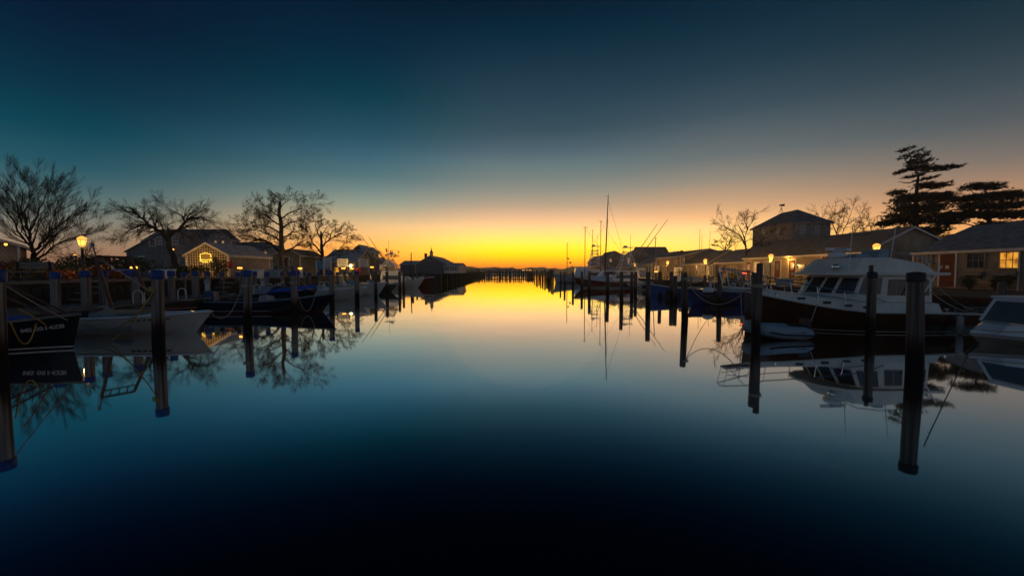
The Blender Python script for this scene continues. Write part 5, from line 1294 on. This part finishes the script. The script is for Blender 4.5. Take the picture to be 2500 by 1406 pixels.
dock_lamp(1815, 667, 26, 'red-lit white dock pedestal before the long cottage', REDL, RZ, 1.2)
dock_lamp(1539, 664, 60, 'tiny orange light beside the tower boat cockpit', gz=RZ, k=1.5)
dock_lamp(422, 609, 59, 'lit wall lamp high on the dark grey house gable', gz=zat(612, 59), k=2.2, post=False)
dock_lamp(126, 652, 34, 'small white ground light in the left-hand bushes', gz=LZ, k=1.2)
dock_lamp(185, 622, 60, 'small distant yellow street light left of the lamp post', gz=LZ, k=1.6)
dock_lamp(909, 652, 47, 'round yellow light before the mustard sign', gz=LZ, k=1.6)
c = at(856, 648.5, 39.5)
t = thing('flood_lamp', 'very bright star-like lamp among the sign boards', 'lamp', (c.x, c.y, LZ))
part('pole', MB().tube([(0, .05, 0), (0, .05, c.z - LZ)], .035, 8), DARKM, t, local=True)
part('hood', MB().lathe([(.16, .1), (.1, .16), (.03, .18)], 10, (0, 0, c.z - LZ)), DARKM, t, local=True)
part('bulb', MB().lathe([(.03, -.1), (.11, -.06), (.12, .02), (.06, .09)], 12, (0, 0, c.z - LZ)), STAR, t, local=True, smooth=True)
part('brace', MB().tube([(0, .05, 1.0), (.5, -.2, 0)], .02, 6), WOOD, t, local=True)
l = bpy.data.lights.new('flood_light', 'POINT'); l.energy, l.color, l.shadow_soft_size = 260, (1, .55, .14), .1
lo = bpy.data.objects.new('flood_light', l); C.objects.link(lo); lo.parent = t; lo.location = (0, -.2, c.z - LZ - .12)

# ------------------------------------------------------------------ sign boards
def sign(px0, px1, py0, py1, d, bm, ink, rows, label, seed, frame=DARKM, arch=False):
    a, b_ = at(px0, py1, d), at(px1, py0, d)
    t = thing('sign_board', label, 'sign', ((a.x + b_.x) / 2, d, LZ))
    part('board', MB().box(a.x, b_.x, d - .03, d + .03, a.z, b_.z), bm, t)
    for x in (a.x - .04, b_.x + .04): part('post', MB().box(x - .045, x + .045, d - .05, d + .05, LZ, b_.z + .06), frame, t)
    q = random.Random(seed); wd = b_.x - a.x; ht = b_.z - a.z
    for r_ in range(rows):
        z = b_.z - ht * (r_ + .7) / (rows + .4); x = a.x + wd * q.uniform(.1, .22); e = b_.x - wd * q.uniform(.1, .22)
        while x < e:
            l_ = min(q.uniform(.04, .16) * wd, e - x)
            zz = z + (.12 * ht * math.sin(math.pi * (x - a.x) / wd) - .06 * ht if arch and r_ < 2 else 0)
            if l_ > .01: part('lettering', MB().box(x, x + l_, d - .036, d - .031, zz - ht * .12 / rows * 1.6, zz + ht * .12 / rows * 1.6), ink, t)
            x += l_ + .03 * wd
sign(774, 790, 637, 658, 34.6, SIGNB, INK, 5, 'small blue sign board with rows of dark lettering', 1, SIGNW)
sign(791, 806, 629, 655, 35.5, SIGNW, INK, 0, 'blank white panel sign right of the blue sign', 2, SIGNW)
sign(824, 850, 631, 652, 41, SIGNW, INK, 5, 'wide white sign board with rows of faded lettering', 3)
sign(877, 899, 632, 652, 45.6, SIGNW, INK, 4, 'white sign board with arched dark lettering', 4, SIGNW, True)
sign(903, 916, 629, 656, 48, SIGNY, INKY, 5, 'mustard yellow tall sign board with brown lettering', 5, SIGNY)
sign(250, 272, 653, 663, 19, SIGNW, mat('faded_red_lettering', (.4, .08, .07), .7, .1), 3, 'low white sign with faded red lettering behind the lifting frame', 6, SIGNW)
p = at(286, 668, 18.5)
t = thing('traffic_cone', 'orange traffic cone on the left wharf behind the lifting frame', 'cone', (p.x, 18.5, LZ))
part('base', MB().box(-.16, .16, -.16, .16, 0, .03), BRED, t, local=True); part('cone', MB().lathe([(.13, .03), (.03, .5), (.02, .52)], 12), mat('orange_cone', (.6, .09, .03), .6, .1), t, local=True, smooth=True)
p = at(178, 672, 27)
t = thing('upturned_dinghy', 'dull yellow upturned dinghy lying behind the lamp post', 'dinghy', (p.x - 1.6, 27, LZ))
hh = Hull(3.4, 1.5, .5, .5, .62, .2, .4, .8)
o = part('hull', hh.outer(), YELL, t, local=True, smooth=True); o.rotation_euler = (math.pi, 0, 0); o.location = (0, 0, .55)
o2 = part('gunwale', hh.rim(.04), WOODD, t, local=True); o2.rotation_euler = (math.pi, 0, 0); o2.location = (0, 0, .55)
for px, d, wd, lab in [(60, 14.6, 1.5, 'weathered plank bench at the left wharf edge'), (700, 27, 1.4, 'weathered plank bench beneath the plane tree')]:
    p = at(px, 690, d); z = LZ
    t = thing('bench', lab, 'bench', (p.x - .6, d + .4, z))
    for k in range(3): part('seat_slat', MB().box(-wd / 2, wd / 2, .13 * k, .13 * k + .11, .4, .44), WOOD, t, local=True)
    for k in range(2): part('back_slat', MB().box(-wd / 2, wd / 2, .42, .45, .55 + .14 * k, .66 + .14 * k), WOOD, t, local=True)
    for x in (-wd / 2 + .1, wd / 2 - .15): part('leg', MB().box(x, x + .06, .02, .1, 0, .4).box(x, x + .06, .36, .419, 0, .82), WOODD, t, local=True)

# ------------------------------------------------------------------ trees
def rot_dir(d, ang, q):
    a = Vector((q.uniform(-1, 1), q.uniform(-1, 1), q.uniform(-1, 1)))
    ax = d.cross(a)
    if ax.length < 1e-3: ax = Vector((1, 0, 0))
    v = d.copy(); v.rotate(Matrix.Rotation(ang, 3, ax.normalized()).to_euler()); return v
def grow(mb, p, d, ln, r, lv, q, up, wob, rmin, tips, ag=(.35, .85)):
    n = 4 if lv > 0 else 3
    pts, rad = [p.copy()], [r]
    for i in range(n):
        d = (d + Vector((q.uniform(-wob, wob), q.uniform(-wob, wob), q.uniform(-wob, wob) + up))).normalized()
        p = p + d * (ln / n); pts.append(p.copy()); rad.append(max(rmin, r * (1 - .65 * (i + 1) / n)))
    mb.tube(pts, rad, 4 if lv > 1 else 3, False)
    if lv == 0: tips.append(p); return
    kids = q.randint(3, 4) if lv > 1 else q.randint(3, 5)
    for k in range(kids):
        f = .25 + .75 * (k + q.random() * .7) / kids; f = min(f, .98)
        i = min(int(f * n), n - 1); b_ = pts[i].lerp(pts[i + 1], f * n - i)
        dd = (pts[i + 1] - pts[i]).normalized()
        grow(mb, b_, rot_dir(dd, q.uniform(*ag), q), ln * q.uniform(.45, .7), max(rmin, rad[i] * .55), lv - 1, q, up, wob, rmin, tips, ag)
    grow(mb, pts[-1], d, ln * .55, max(rmin, rad[-1]), lv - 1, q, up, wob, rmin, tips, ag)
def tree(label, d, gz, trunk, limbs, r0, seed, lv=2, up=.04, wob=.28, spread=2.0, twl=None, bark=None, rmin=None, cat='tree', name='bare_tree', leaves=0, leafm=None, dens=1.0, ag=(.35, .85)):
    q = random.Random(seed)
    base = at(trunk[0][0], trunk[0][1], d); base.z = gz
    t = thing(name, label, cat, base)
    rmin = rmin or d * .00022
    def line(pl, dep0, dep1):
        n = len(pl); return [at(x, y, dep0 + (dep1 - dep0) * (i / max(1, n - 1))) for i, (x, y) in enumerate(pl)]
    def fine(pts, q_, w_):
        out = []
        for i in range(len(pts) - 1):
            out.append(pts[i]); m_ = pts[i].lerp(pts[i + 1], .5); out.append(m_ + Vector([q_.uniform(-w_, w_) for _ in range(3)]))
        return out + [pts[-1]]
    tp = line(trunk, d, d); tp[0].z = gz - .1
    tp = fine(tp, q, r0 * .25)
    part('trunk', MB().tube(tp, [r0 * (1.25 if i == 0 else 1 - .62 * i / (len(tp) - 1)) for i in range(len(tp))], 9), bark or BARK, t)
    mb = MB(); tips = []
    allp = [(l, r_) for l, r_ in limbs] + [(None, 0)]
    for l, r_ in limbs:
        dep = d + q.uniform(-spread, spread)
        pts = fine(line(l, d, dep), q, r_ * .9)
        n = len(pts); rad = [max(rmin * 1.5, r_ * (1 - .85 * i / (n - 1))) for i in range(n)]
        mb.tube(pts, rad, 6, False)
        total = sum((pts[i + 1] - pts[i]).length for i in range(n - 1))
        tl = twl or total * .32
        for i in range(n - 1):
            seg = (pts[i + 1] - pts[i]); dd = seg.normalized()
            cnt = max(1, int(dens * (1 if i < 2 else 2)))
            for k in range(cnt):
                f = (k + q.random()) / cnt
                if i == 0 and f < .6: continue
                grow(mb, pts[i] + seg * f, rot_dir(dd, q.uniform(ag[0] + .05, ag[1] + .15), q), tl * q.uniform(.6, 1.1) * (1 - .35 * i / n), max(rmin, rad[i] * .5), lv, q, up, wob, rmin, tips, ag)
        grow(mb, pts[-1], (pts[-1] - pts[-2]).normalized(), tl * .8, rad[-1], lv, q, up, wob, rmin, tips, ag)
    part('crown', mb, TWIG, t)
    if leaves:
        lm = MB()
        for p in tips:
            if q.random() > leaves: continue
            for k in range(q.randint(1, 3)):
                c = p + Vector([q.uniform(-.12, .12) for _ in range(3)]); s_ = d * .0013 * q.uniform(.6, 1.3)
                u = Vector([q.uniform(-1, 1) for _ in range(3)]).normalized() * s_; v = u.orthogonal().normalized() * s_ * .7
                lm.quad(c - u, c - v, c + u, c + v)
        setp(part('leaves', lm, leafm or TWIG, t), kind='stuff')
    return t
tree('large spreading bare tree at the far left above the bushes', 30, LZ, [(84, 665), (84, 640), (82, 622), (80, 610)],
     [([(80, 615), (74, 600), (56, 580), (40, 556), (30, 535), (18, 512), (2, 490)], 0.094), ([(80, 612), (72, 585), (66, 558), (64, 535), (66, 507), (72, 470), (80, 445)], 0.108),
      ([(82, 612), (98, 594), (114, 582), (122, 565), (146, 547), (170, 528), (205, 512)], 0.094), ([(85, 635), (112, 620), (132, 600), (158, 588), (188, 578), (220, 570)], 0.086),
      ([(84, 628), (104, 608), (122, 590), (138, 572), (160, 556), (195, 545)], 0.079), ([(72, 590), (58, 560), (45, 520), (40, 490), (30, 460)], 0.065), ([(70, 570), (85, 540), (95, 510), (110, 480), (125, 462)], 0.065),
      ([(64, 545), (50, 510), (55, 475), (48, 448)], 0.050), ([(122, 566), (122, 540), (138, 510), (150, 480)], 0.050), ([(78, 600), (88, 570), (95, 550), (108, 530), (120, 500)], 0.050)], .25, 21, up=.06, wob=.11, spread=2.8, dens=1.0, ag=(.2, .48), twl=1.55, lv=3, rmin=.0036)
tree('flat-topped bare tree with two forked limbs before the dark grey house', 33, LZ, [(436, 672), (426, 640), (416, 612), (411, 594), (412, 580)],
     [([(411, 588), (396, 565), (378, 555), (362, 550), (354, 538), (338, 526), (314, 518), (285, 513)], .17), ([(366, 551), (346, 549), (330, 556), (312, 565), (295, 578)], .1),
      ([(411, 585), (424, 565), (442, 554), (454, 540), (470, 532), (492, 530), (508, 540)], .16), ([(454, 542), (446, 528), (432, 520), (415, 512)], .07), ([(456, 538), (462, 522), (478, 514)], .07), ([(352, 538), (352, 522), (362, 512)], .06),
      ([(380, 556), (398, 548), (420, 545)], .05), ([(470, 532), (478, 545), (482, 556)], .05)], .27, 5, up=.0, wob=.24, spread=1.8, dens=1.0, twl=1.2, lv=3, rmin=.004)
tree('tall plane tree with bare branches and a few hanging leaves', 40, LZ, [(691, 672), (689, 640), (688, 620), (687, 590), (687, 560), (685, 535), (682, 510), (684, 492)],
     [([(688, 618), (668, 600), (645, 586), (618, 580), (590, 575)], .14), ([(687, 592), (662, 574), (638, 565), (610, 560), (575, 562)], .1), ([(687, 572), (660, 555), (635, 548), (605, 540)], .09), ([(686, 550), (665, 538), (645, 524), (622, 515)], .09),
      ([(685, 535), (668, 520), (652, 505), (640, 498)], .07), ([(689, 624), (714, 606), (735, 592), (752, 580)], .12), ([(688, 580), (712, 568), (735, 562), (752, 552)], .09), ([(687, 560), (706, 545), (728, 538), (755, 530)], .08),
      ([(685, 535), (702, 522), (728, 512), (752, 500)], .08), ([(683, 515), (692, 498), (708, 488)], .06), ([(683, 505), (672, 490), (666, 482)], .05), ([(687, 600), (700, 585), (715, 580)], .06), ([(687, 600), (672, 590), (655, 592)], .06)], .3, 9, up=.03, wob=.34, spread=3.4, bark=BARKP, dens=1.3, leaves=.1, leafm=LEAFY, lv=3, rmin=.0055)
tree('wide bare tree right of the plane tree, behind the sign boards', 48, LZ, [(786, 668), (786, 640), (787, 615), (785, 590), (784, 565)],
     [([(786, 622), (770, 600), (758, 580), (748, 560)], .11), ([(785, 595), (776, 570), (770, 552), (774, 540)], .09), ([(786, 605), (805, 585), (825, 572), (848, 565)], .11), ([(787, 630), (812, 622), (835, 608), (862, 600)], .1),
      ([(785, 580), (795, 560), (806, 548)], .08), ([(826, 612), (840, 595), (860, 590)], .06), ([(786, 615), (772, 612), (752, 606)], .06), ([(805, 585), (812, 562), (830, 555)], .06)], .26, 13, up=.03, wob=.34, spread=3, dens=1.2, lv=3, rmin=.0066)
tree('small bare tree behind the left sport fishing boat', 76, LZ, [(946, 662), (946, 645), (946, 638)],
     [([(946, 642), (936, 630), (930, 620)], .09), ([(946, 640), (948, 625), (944, 616)], .09), ([(946, 642), (958, 632), (968, 622)], .09), ([(946, 640), (954, 626), (958, 618)], .07)], .18, 17, spread=2, dens=1.2, wob=.3)
tree('bare tree left of the hip roofed house', 48, RZ, [(1822, 672), (1822, 640), (1822, 612)],
     [([(1822, 618), (1816, 590), (1802, 572), (1780, 560), (1755, 548)], .1), ([(1822, 612), (1818, 580), (1826, 555), (1842, 530)], .1), ([(1823, 618), (1842, 598), (1866, 582), (1890, 574)], .09), ([(1818, 585), (1806, 555), (1812, 535)], .07), ([(1826, 560), (1818, 542), (1820, 528)], .06), ([(1842, 598), (1862, 598), (1885, 592)], .05)], .2, 31, wob=.32, spread=2, dens=1.2)
tree('small low bare tree behind the cottages near the dark mast', 70, RZ, [(1771, 668), (1771, 635), (1771, 610)],
     [([(1771, 612), (1758, 602), (1746, 600)], .1), ([(1771, 610), (1774, 592), (1768, 582)], .09), ([(1771, 614), (1786, 600), (1800, 594)], .1), ([(1771, 608), (1760, 592), (1752, 588)], .07), ([(1772, 608), (1782, 590), (1792, 584)], .07)], .2, 33, wob=.34, spread=2.5, dens=1.3)
tree('bare tree right of the hip roofed house', 62, RZ, [(2055, 670), (2055, 620), (2052, 590)],
     [([(2052, 595), (2040, 565), (2030, 540), (2034, 515)], .1), ([(2052, 590), (2060, 560), (2072, 535), (2080, 512)], .1), ([(2052, 600), (2025, 575), (2010, 555), (2003, 535)], .09), ([(2053, 598), (2080, 575), (2098, 550), (2105, 530)], .09), ([(2042, 570), (2048, 545), (2050, 525)], .07)], .22, 35, wob=.3, spread=3, dens=1.3)
tree('leafy brown thicket tree between the bare tree and the tall pine', 56, RZ, [(2130, 660), (2130, 610), (2130, 590)],
     [([(2130, 600), (2115, 575), (2105, 550)], .09), ([(2130, 595), (2128, 565), (2122, 540)], .09), ([(2130, 600), (2145, 575), (2155, 550)], .09), ([(2130, 600), (2100, 585), (2088, 570)], .07)], .2, 37, wob=.3, spread=2.5, dens=1.2, leaves=.8, leafm=LEAFY)
tree('low tangled bare shrub beside the left lamp post', 24, LZ, [(190, 672), (188, 660), (188, 652)],
     [([(188, 655), (172, 640), (158, 634)], .04), ([(188, 655), (182, 635), (170, 622)], .04), ([(188, 655), (205, 640), (222, 632)], .04), ([(188, 655), (200, 632), (208, 620)], .035), ([(188, 657), (168, 655), (150, 655)], .035)], .07, 41, wob=.4, spread=1.2, dens=1.2, twl=.8, name='bare_shrub', cat='shrub')

# ------------------------------------------------------------------ pines
def tufts(mb, pts, wz, wy, n, q, sz, lean_):
    pts = [Vector(p) for p in pts]; m_ = len(pts) - 1
    for _ in range(int(n * 1.9)):
        f = q.random() * m_; i = min(int(f), m_ - 1); c = pts[i].lerp(pts[i + 1], f - i)
        g_ = [max(-1.5, min(1.5, q.gauss(0, 1))) for _ in range(3)]
        c = c + Vector((g_[0] * .45 * wz, g_[1] * .5 * wy, g_[2] * .32 * wz))
        ax = (Vector((lean_ * 1.3, q.uniform(-.8, .8), q.uniform(-.05, .4)))).normalized()
        for k in range(12):
            dr_ = (ax + Vector((q.uniform(-.9, .9), q.uniform(-.8, .8), q.uniform(-.3, .5)))).normalized()
            e = c + dr_ * sz * q.uniform(.6, 1.2); s_ = dr_.orthogonal().normalized() * sz * .065
            if q.random() < .5: s_ = s_.cross(dr_)
            mb.quad(c - s_, c + s_, e)
def pine(label, d, gz, trunk, r0, branches, pads, seed, sz=.42):
    q = random.Random(seed)
    base = at(trunk[0][0], trunk[0][1], d); base.z = gz
    t = thing('pine_tree', label, 'tree', base)
    tp = [at(x, y, d) for x, y in trunk]; tp[0].z = gz - .1
    part('trunk', MB().tube(tp, [r0 * (1 - .8 * i / (len(tp) - 1)) for i in range(len(tp))], 8), BARK, t)
    bm_ = MB()
    for b_ in branches:
        dd = q.uniform(-.8, .8); bm_.tube([at(x, y, d + dd * i / len(b_)) for i, (x, y) in enumerate(b_)], [.09 * (1 - .75 * i / (len(b_) - 1)) for i in range(len(b_))], 5)
    part('branch', bm_, BARK, t)
    cm = MB()
    for pl_, wpx, n, ln_ in pads:
        off = q.uniform(-1.2, 1.2)
        tufts(cm, [at(x, y, d + off) for x, y in pl_], wpx * d / FPX, 1.3, n, q, sz, ln_)
    setp(part('crown', cm, NEEDLE, t), kind='stuff')
pine('tall wind-bent pine with a flag-like top, right of the hip roofed house', 46, RZ, [(2232, 668), (2233, 600), (2236, 540), (2236, 490), (2240, 445), (2243, 424)], .38,
     [[(2243, 424), (2222, 408), (2210, 392), (2206, 378)], [(2243, 424), (2270, 420), (2310, 416), (2328, 411)], [(2222, 408), (2224, 384), (2216, 368)], [(2240, 440), (2220, 447), (2205, 446), (2192, 443)], [(2238, 455), (2270, 455), (2300, 453)],
      [(2238, 480), (2210, 476), (2185, 470)], [(2238, 485), (2280, 490), (2312, 480)], [(2236, 510), (2200, 505), (2185, 500)], [(2236, 520), (2290, 515), (2318, 495)], [(2234, 545), (2200, 540), (2176, 530)], [(2234, 560), (2280, 550), (2330, 535)], [(2262, 398), (2276, 380)]],
     [([(2203, 366), (2217, 367)], 4, 20, .5), ([(2205, 388), (2207, 380)], 5, 14, .3), ([(2222, 378), (2234, 368)], 4, 12, .8), ([(2228, 385), (2250, 374)], 4, 20, .8), ([(2224, 396), (2252, 382)], 5, 34, .9), ([(2220, 402), (2258, 394)], 7, 60, .9), ([(2225, 410), (2262, 408)], 9, 90, .8),
      ([(2252, 416), (2290, 411), (2333, 409)], 6, 150, .8), ([(2198, 421), (2222, 415)], 6, 40, -.2), ([(2220, 432), (2240, 430)], 7, 30, .3), ([(2242, 452), (2275, 455), (2305, 452)], 11, 160, .7), ([(2250, 440), (2275, 432)], 5, 30, .7),
      ([(2180, 470), (2205, 474)], 7, 50, -.4), ([(2190, 488), (2235, 485)], 16, 210, .0), ([(2240, 480), (2285, 485), (2315, 480)], 20, 360, .5), ([(2188, 505), (2240, 512), (2300, 505)], 22, 420, .2), ([(2172, 530), (2230, 540), (2300, 530)], 22, 480, .1), ([(2200, 560), (2260, 570), (2300, 560)], 18, 300, .2), ([(2210, 590), (2250, 600), (2290, 590)], 20, 200, .1), ([(2155, 548), (2180, 545)], 12, 100, -.1)], 51)
pine('broad dark pine at the right edge above the low clapboard house', 44, RZ, [(2420, 668), (2418, 600), (2415, 540), (2410, 490), (2405, 465)], .34,
     [[(2415, 540), (2370, 520), (2345, 505)], [(2412, 520), (2450, 500), (2490, 480)], [(2410, 490), (2385, 478), (2365, 462)], [(2416, 560), (2350, 545), (2310, 545)], [(2416, 550), (2470, 535), (2500, 520)]],
     [([(2362, 458), (2400, 456), (2435, 460)], 12, 190, .3), ([(2345, 490), (2385, 482)], 14, 170, .0), ([(2385, 485), (2440, 480), (2490, 478)], 20, 420, .5), ([(2345, 505), (2420, 505), (2500, 500)], 16, 480, .3), ([(2300, 530), (2360, 525), (2440, 525), (2510, 525)], 17, 640, .2), ([(2290, 545), (2340, 542)], 12, 160, 0), ([(2400, 548), (2460, 552), (2510, 545)], 12, 260, .2), ([(2300, 585), (2360, 590), (2420, 590)], 22, 300, .1)], 53)

# ------------------------------------------------------------------ shrubs
def shrub(px, py, d, wx, hz_, m, label, seed, n=900, gz=None, leaf=.07):
    q = random.Random(seed); p = at(px, py, d); z0 = gz if gz is not None else (LZ if px < 1250 else RZ)
    t = thing('shrub', label, 'shrub', (p.x, d, z0), 0)
    bm_ = MB(); lm = MB(); lob = [(q.uniform(-.6, .6) * wx, q.uniform(-.5, .5) * wx, q.uniform(.35, .75) * hz_, q.uniform(.3, .5)) for _ in range(7)]
    for x, y, z, r_ in lob: bm_.tube([(x * .2, y * .2, 0), (x * .7, y * .7, z * .6), (x, y, z)], [.025, .015, .008], 5)
    part('stems', bm_, TWIG, t, local=True)
    for _ in range(n):
        x, y, z, r_ = q.choice(lob); v = Vector([q.gauss(0, 1) for _ in range(3)]).normalized() * (q.random() ** .45)
        c = Vector((x + v.x * r_ * wx, y + v.y * r_ * wx, max(.03, z + v.z * r_ * hz_)))
        u = Vector([q.uniform(-1, 1) for _ in range(3)]).normalized() * leaf * q.uniform(.6, 1.3); w_ = u.orthogonal().normalized() * leaf * .5
        lm.quad(c - u, c - w_, c + u, c + w_)
    setp(part('foliage', lm, m, t, local=True), kind='stuff')
shrub(48, 672, 19.5, 1.3, .95, LEAFR, 'rust-red shrub below the left edge cottage', 1)
shrub(85, 675, 19, .8, .8, LEAFY, 'yellow-brown shrub right of the rust-red shrub', 2, 600)
shrub(118, 668, 20.5, 1.3, 1.05, LEAFG, 'olive green shrub left of the lamp post', 3)
shrub(165, 680, 18.5, .7, .5, LEAFR, 'low rust shrub between the bare tree and lamp post', 4, 500)
shrub(235, 675, 18.5, .7, .7, LEAFR, 'rust-brown shrub right of the lamp post', 5, 500)
shrub(290, 690, 17.5, .5, .45, mat('orange_leaf', (.3, .08, .02), .8, .4), 'small orange shrub behind the low dock', 6, 350)
shrub(470, 668, 27.5, 1.3, .9, LEAFG, 'dark shrub at the left foot of the lattice shed', 7)
shrub(440, 668, 26, 1.0, .8, LEAFG, 'dark olive shrub under the flat-topped tree', 12)
shrub(545, 668, 28.5, .9, 1.5, LEAFG, 'tall thin shrub before the lit lattice gable', 8, 500)
shrub(300, 655, 45, 5, 2.2, LEAFG, 'long dark hedge mass behind the lifting frame', 9, 2200, leaf=.16)
shrub(1655, 652, 58, 1.2, 1.6, LEAFG, 'dark climber beside the two-storey tan house', 10, 500)
shrub(1800, 668, 42, 1.2, 1.1, LEAFG, 'dark round shrub before the small tan cottage', 11, 700)
shrub(1565, 645, 88, 2.2, 4.2, LEAFG, 'dark shrubby tree beside the lamp post at the tower boat', 13, 1500, leaf=.16)
shrub(2372, 700, 22.6, .7, .75, LEAFG, 'dark plant against the clapboard wall under the dark window', 14, 450)
shrub(2430, 700, 21.6, .6, .8, LEAFG, 'dark plant against the clapboard wall between the two windows', 15, 450)

# ------------------------------------------------------------------ dock clutter
def dock_box(px, d, X, z, lab, m, wd=.9):
    x = X if X is not None else atx(px, d)
    t = thing('dock_box', lab, 'box', (x, d, z), 0)
    part('body', MB().hexa([(-wd / 2, -.25, 0), (wd / 2, -.25, 0), (wd / 2, .25, 0), (-wd / 2, .25, 0), (-wd / 2, -.28, .42), (wd / 2, -.28, .42), (wd / 2, .28, .5), (-wd / 2, .28, .5)]), m, t, local=True)
    part('lid', MB().hexa([(-wd / 2 - .03, -.31, .425), (wd / 2 + .03, -.31, .425), (wd / 2 + .03, .3, .505), (-wd / 2 - .03, .3, .505), (-wd / 2 - .02, -.3, .47), (wd / 2 + .02, -.3, .47), (wd / 2 + .02, .29, .56), (-wd / 2 - .02, .29, .56)]), m, t, local=True)
dock_box(300, 19, None, LZ, 'blue dock box on the left wharf behind the traffic cone', BLUEC)
dock_box(398, 21, None, LZ, 'white dock box between the blue-capped piles below the grey house', WHITE)
dock_box(620, 25, None, LZ, 'white dock box before the lattice shed side wall', WHITE)
dock_box(668, 26.5, None, LZ, 'grey dock box right of the lattice shed corner', GREY)
dock_box(795, 37, None, LZ, 'red-brown dock box under the blank white sign panel', DOORR)
dock_box(1660, 40, None, RZ, 'white dock box on the right wharf before the two-storey house', WHITE)
dock_box(1700, 36, None, RZ, 'grey dock box on the right wharf before the cottage windows', GREY)
dock_box(1790, 31, None, RZ, 'brown dock box on the right wharf below the small tan cottage', WOODR)
dock_box(1915, 29, None, RZ, 'blue-grey dock box before the middle red doors', RUBB)
dock_box(1990, 27, None, RZ, 'dark dock box behind the yacht foredeck', WOODD)
for i, (px, d, z, lab) in enumerate([(455, 15.5, .63, 'coil of pale rope on the low dock beside the hoop'), (560, 19.5, .63, 'coil of pale rope on the low dock near the small steps'), (1775, 25, .47, 'coil of pale rope on the right-hand dock')]):
    x = atx(px, d); pts = [(x + math.cos(k * .5) * (.12 + .0025 * k), d + math.sin(k * .5) * (.12 + .0025 * k), z + .012 + .0012 * k) for k in range(50)]
    solo('rope_coil', MB().tube(pts, .014, 5), ROPE, lab, 'rope', loc=(x, d, z))
for i, (px, d, z, hgt, lab) in enumerate([(505, 19.2, .63, .6, 'white power post on the low dock below the lattice shed'), (640, 22.6, .63, .6, 'white power post on the low dock near the plane tree'), (830, 34, .6, .6, 'white power post on the dock under the wide white sign'), (1735, 27, .47, .7, 'white power post on the right dock beside the hoop'), (1835, 23.5, .47, .7, 'white power post on the right dock behind the yacht pulpit')]):
    x = atx(px, d); t = thing('power_post', lab, 'power post', (x, d, z))
    part('column', MB().box(-.07, .07, -.07, .07, 0, hgt), SIGNW, t, local=True); part('head', MB().hexa([(-.1, -.1, hgt), (.1, -.1, hgt), (.1, .1, hgt), (-.1, .1, hgt), (-.09, -.09, hgt + .14), (.09, -.09, hgt + .14), (.09, .09, hgt + .18), (-.09, .09, hgt + .18)]), GREY, t, local=True)
for i, (px, d, m, lab) in enumerate([(875, 42, BRED, 'red barrel on the left wharf beneath the arched-lettering sign'), (820, 40, YELL, 'yellow barrel left of the bright starry lamp'), (1615, 48, YELL, 'yellow barrel on the right wharf behind the blue boat')]):
    x = atx(px, d); t = thing('barrel', lab, 'barrel', (x, d, LZ if px < 1250 else RZ))
    part('body', MB().lathe([(.24, 0), (.28, .1), (.29, .4), (.28, .7), (.24, .8)], 14), m, t, local=True, smooth=True)
    part('hoop', MB().lathe([(.292, .2), (.297, .22), (.292, .24)], 14), DARKM, t, local=True); part('hoop', MB().lathe([(.292, .58), (.297, .6), (.292, .62)], 14), DARKM, t, local=True)
# ------------------------------------------------------------------ dawn haze over the harbour
hm_ = bpy.data.materials.new('dawn_haze'); hm_.use_nodes = True
ht_ = hm_.node_tree; ht_.nodes.clear()
pv = ht_.nodes.new('ShaderNodeVolumePrincipled')
pv.inputs['Color'].default_value = (.95, .93, .9, 1)
pv.inputs['Density'].default_value = .00075
pv.inputs['Anisotropy'].default_value = .65
ho = ht_.nodes.new('ShaderNodeOutputMaterial')
ht_.links.new(pv.outputs[0], ho.inputs['Volume'])
solo('haze', MB().box(-2050, 2050, -300, 1300, -3, 18), hm_, None, None, None, 'stuff')
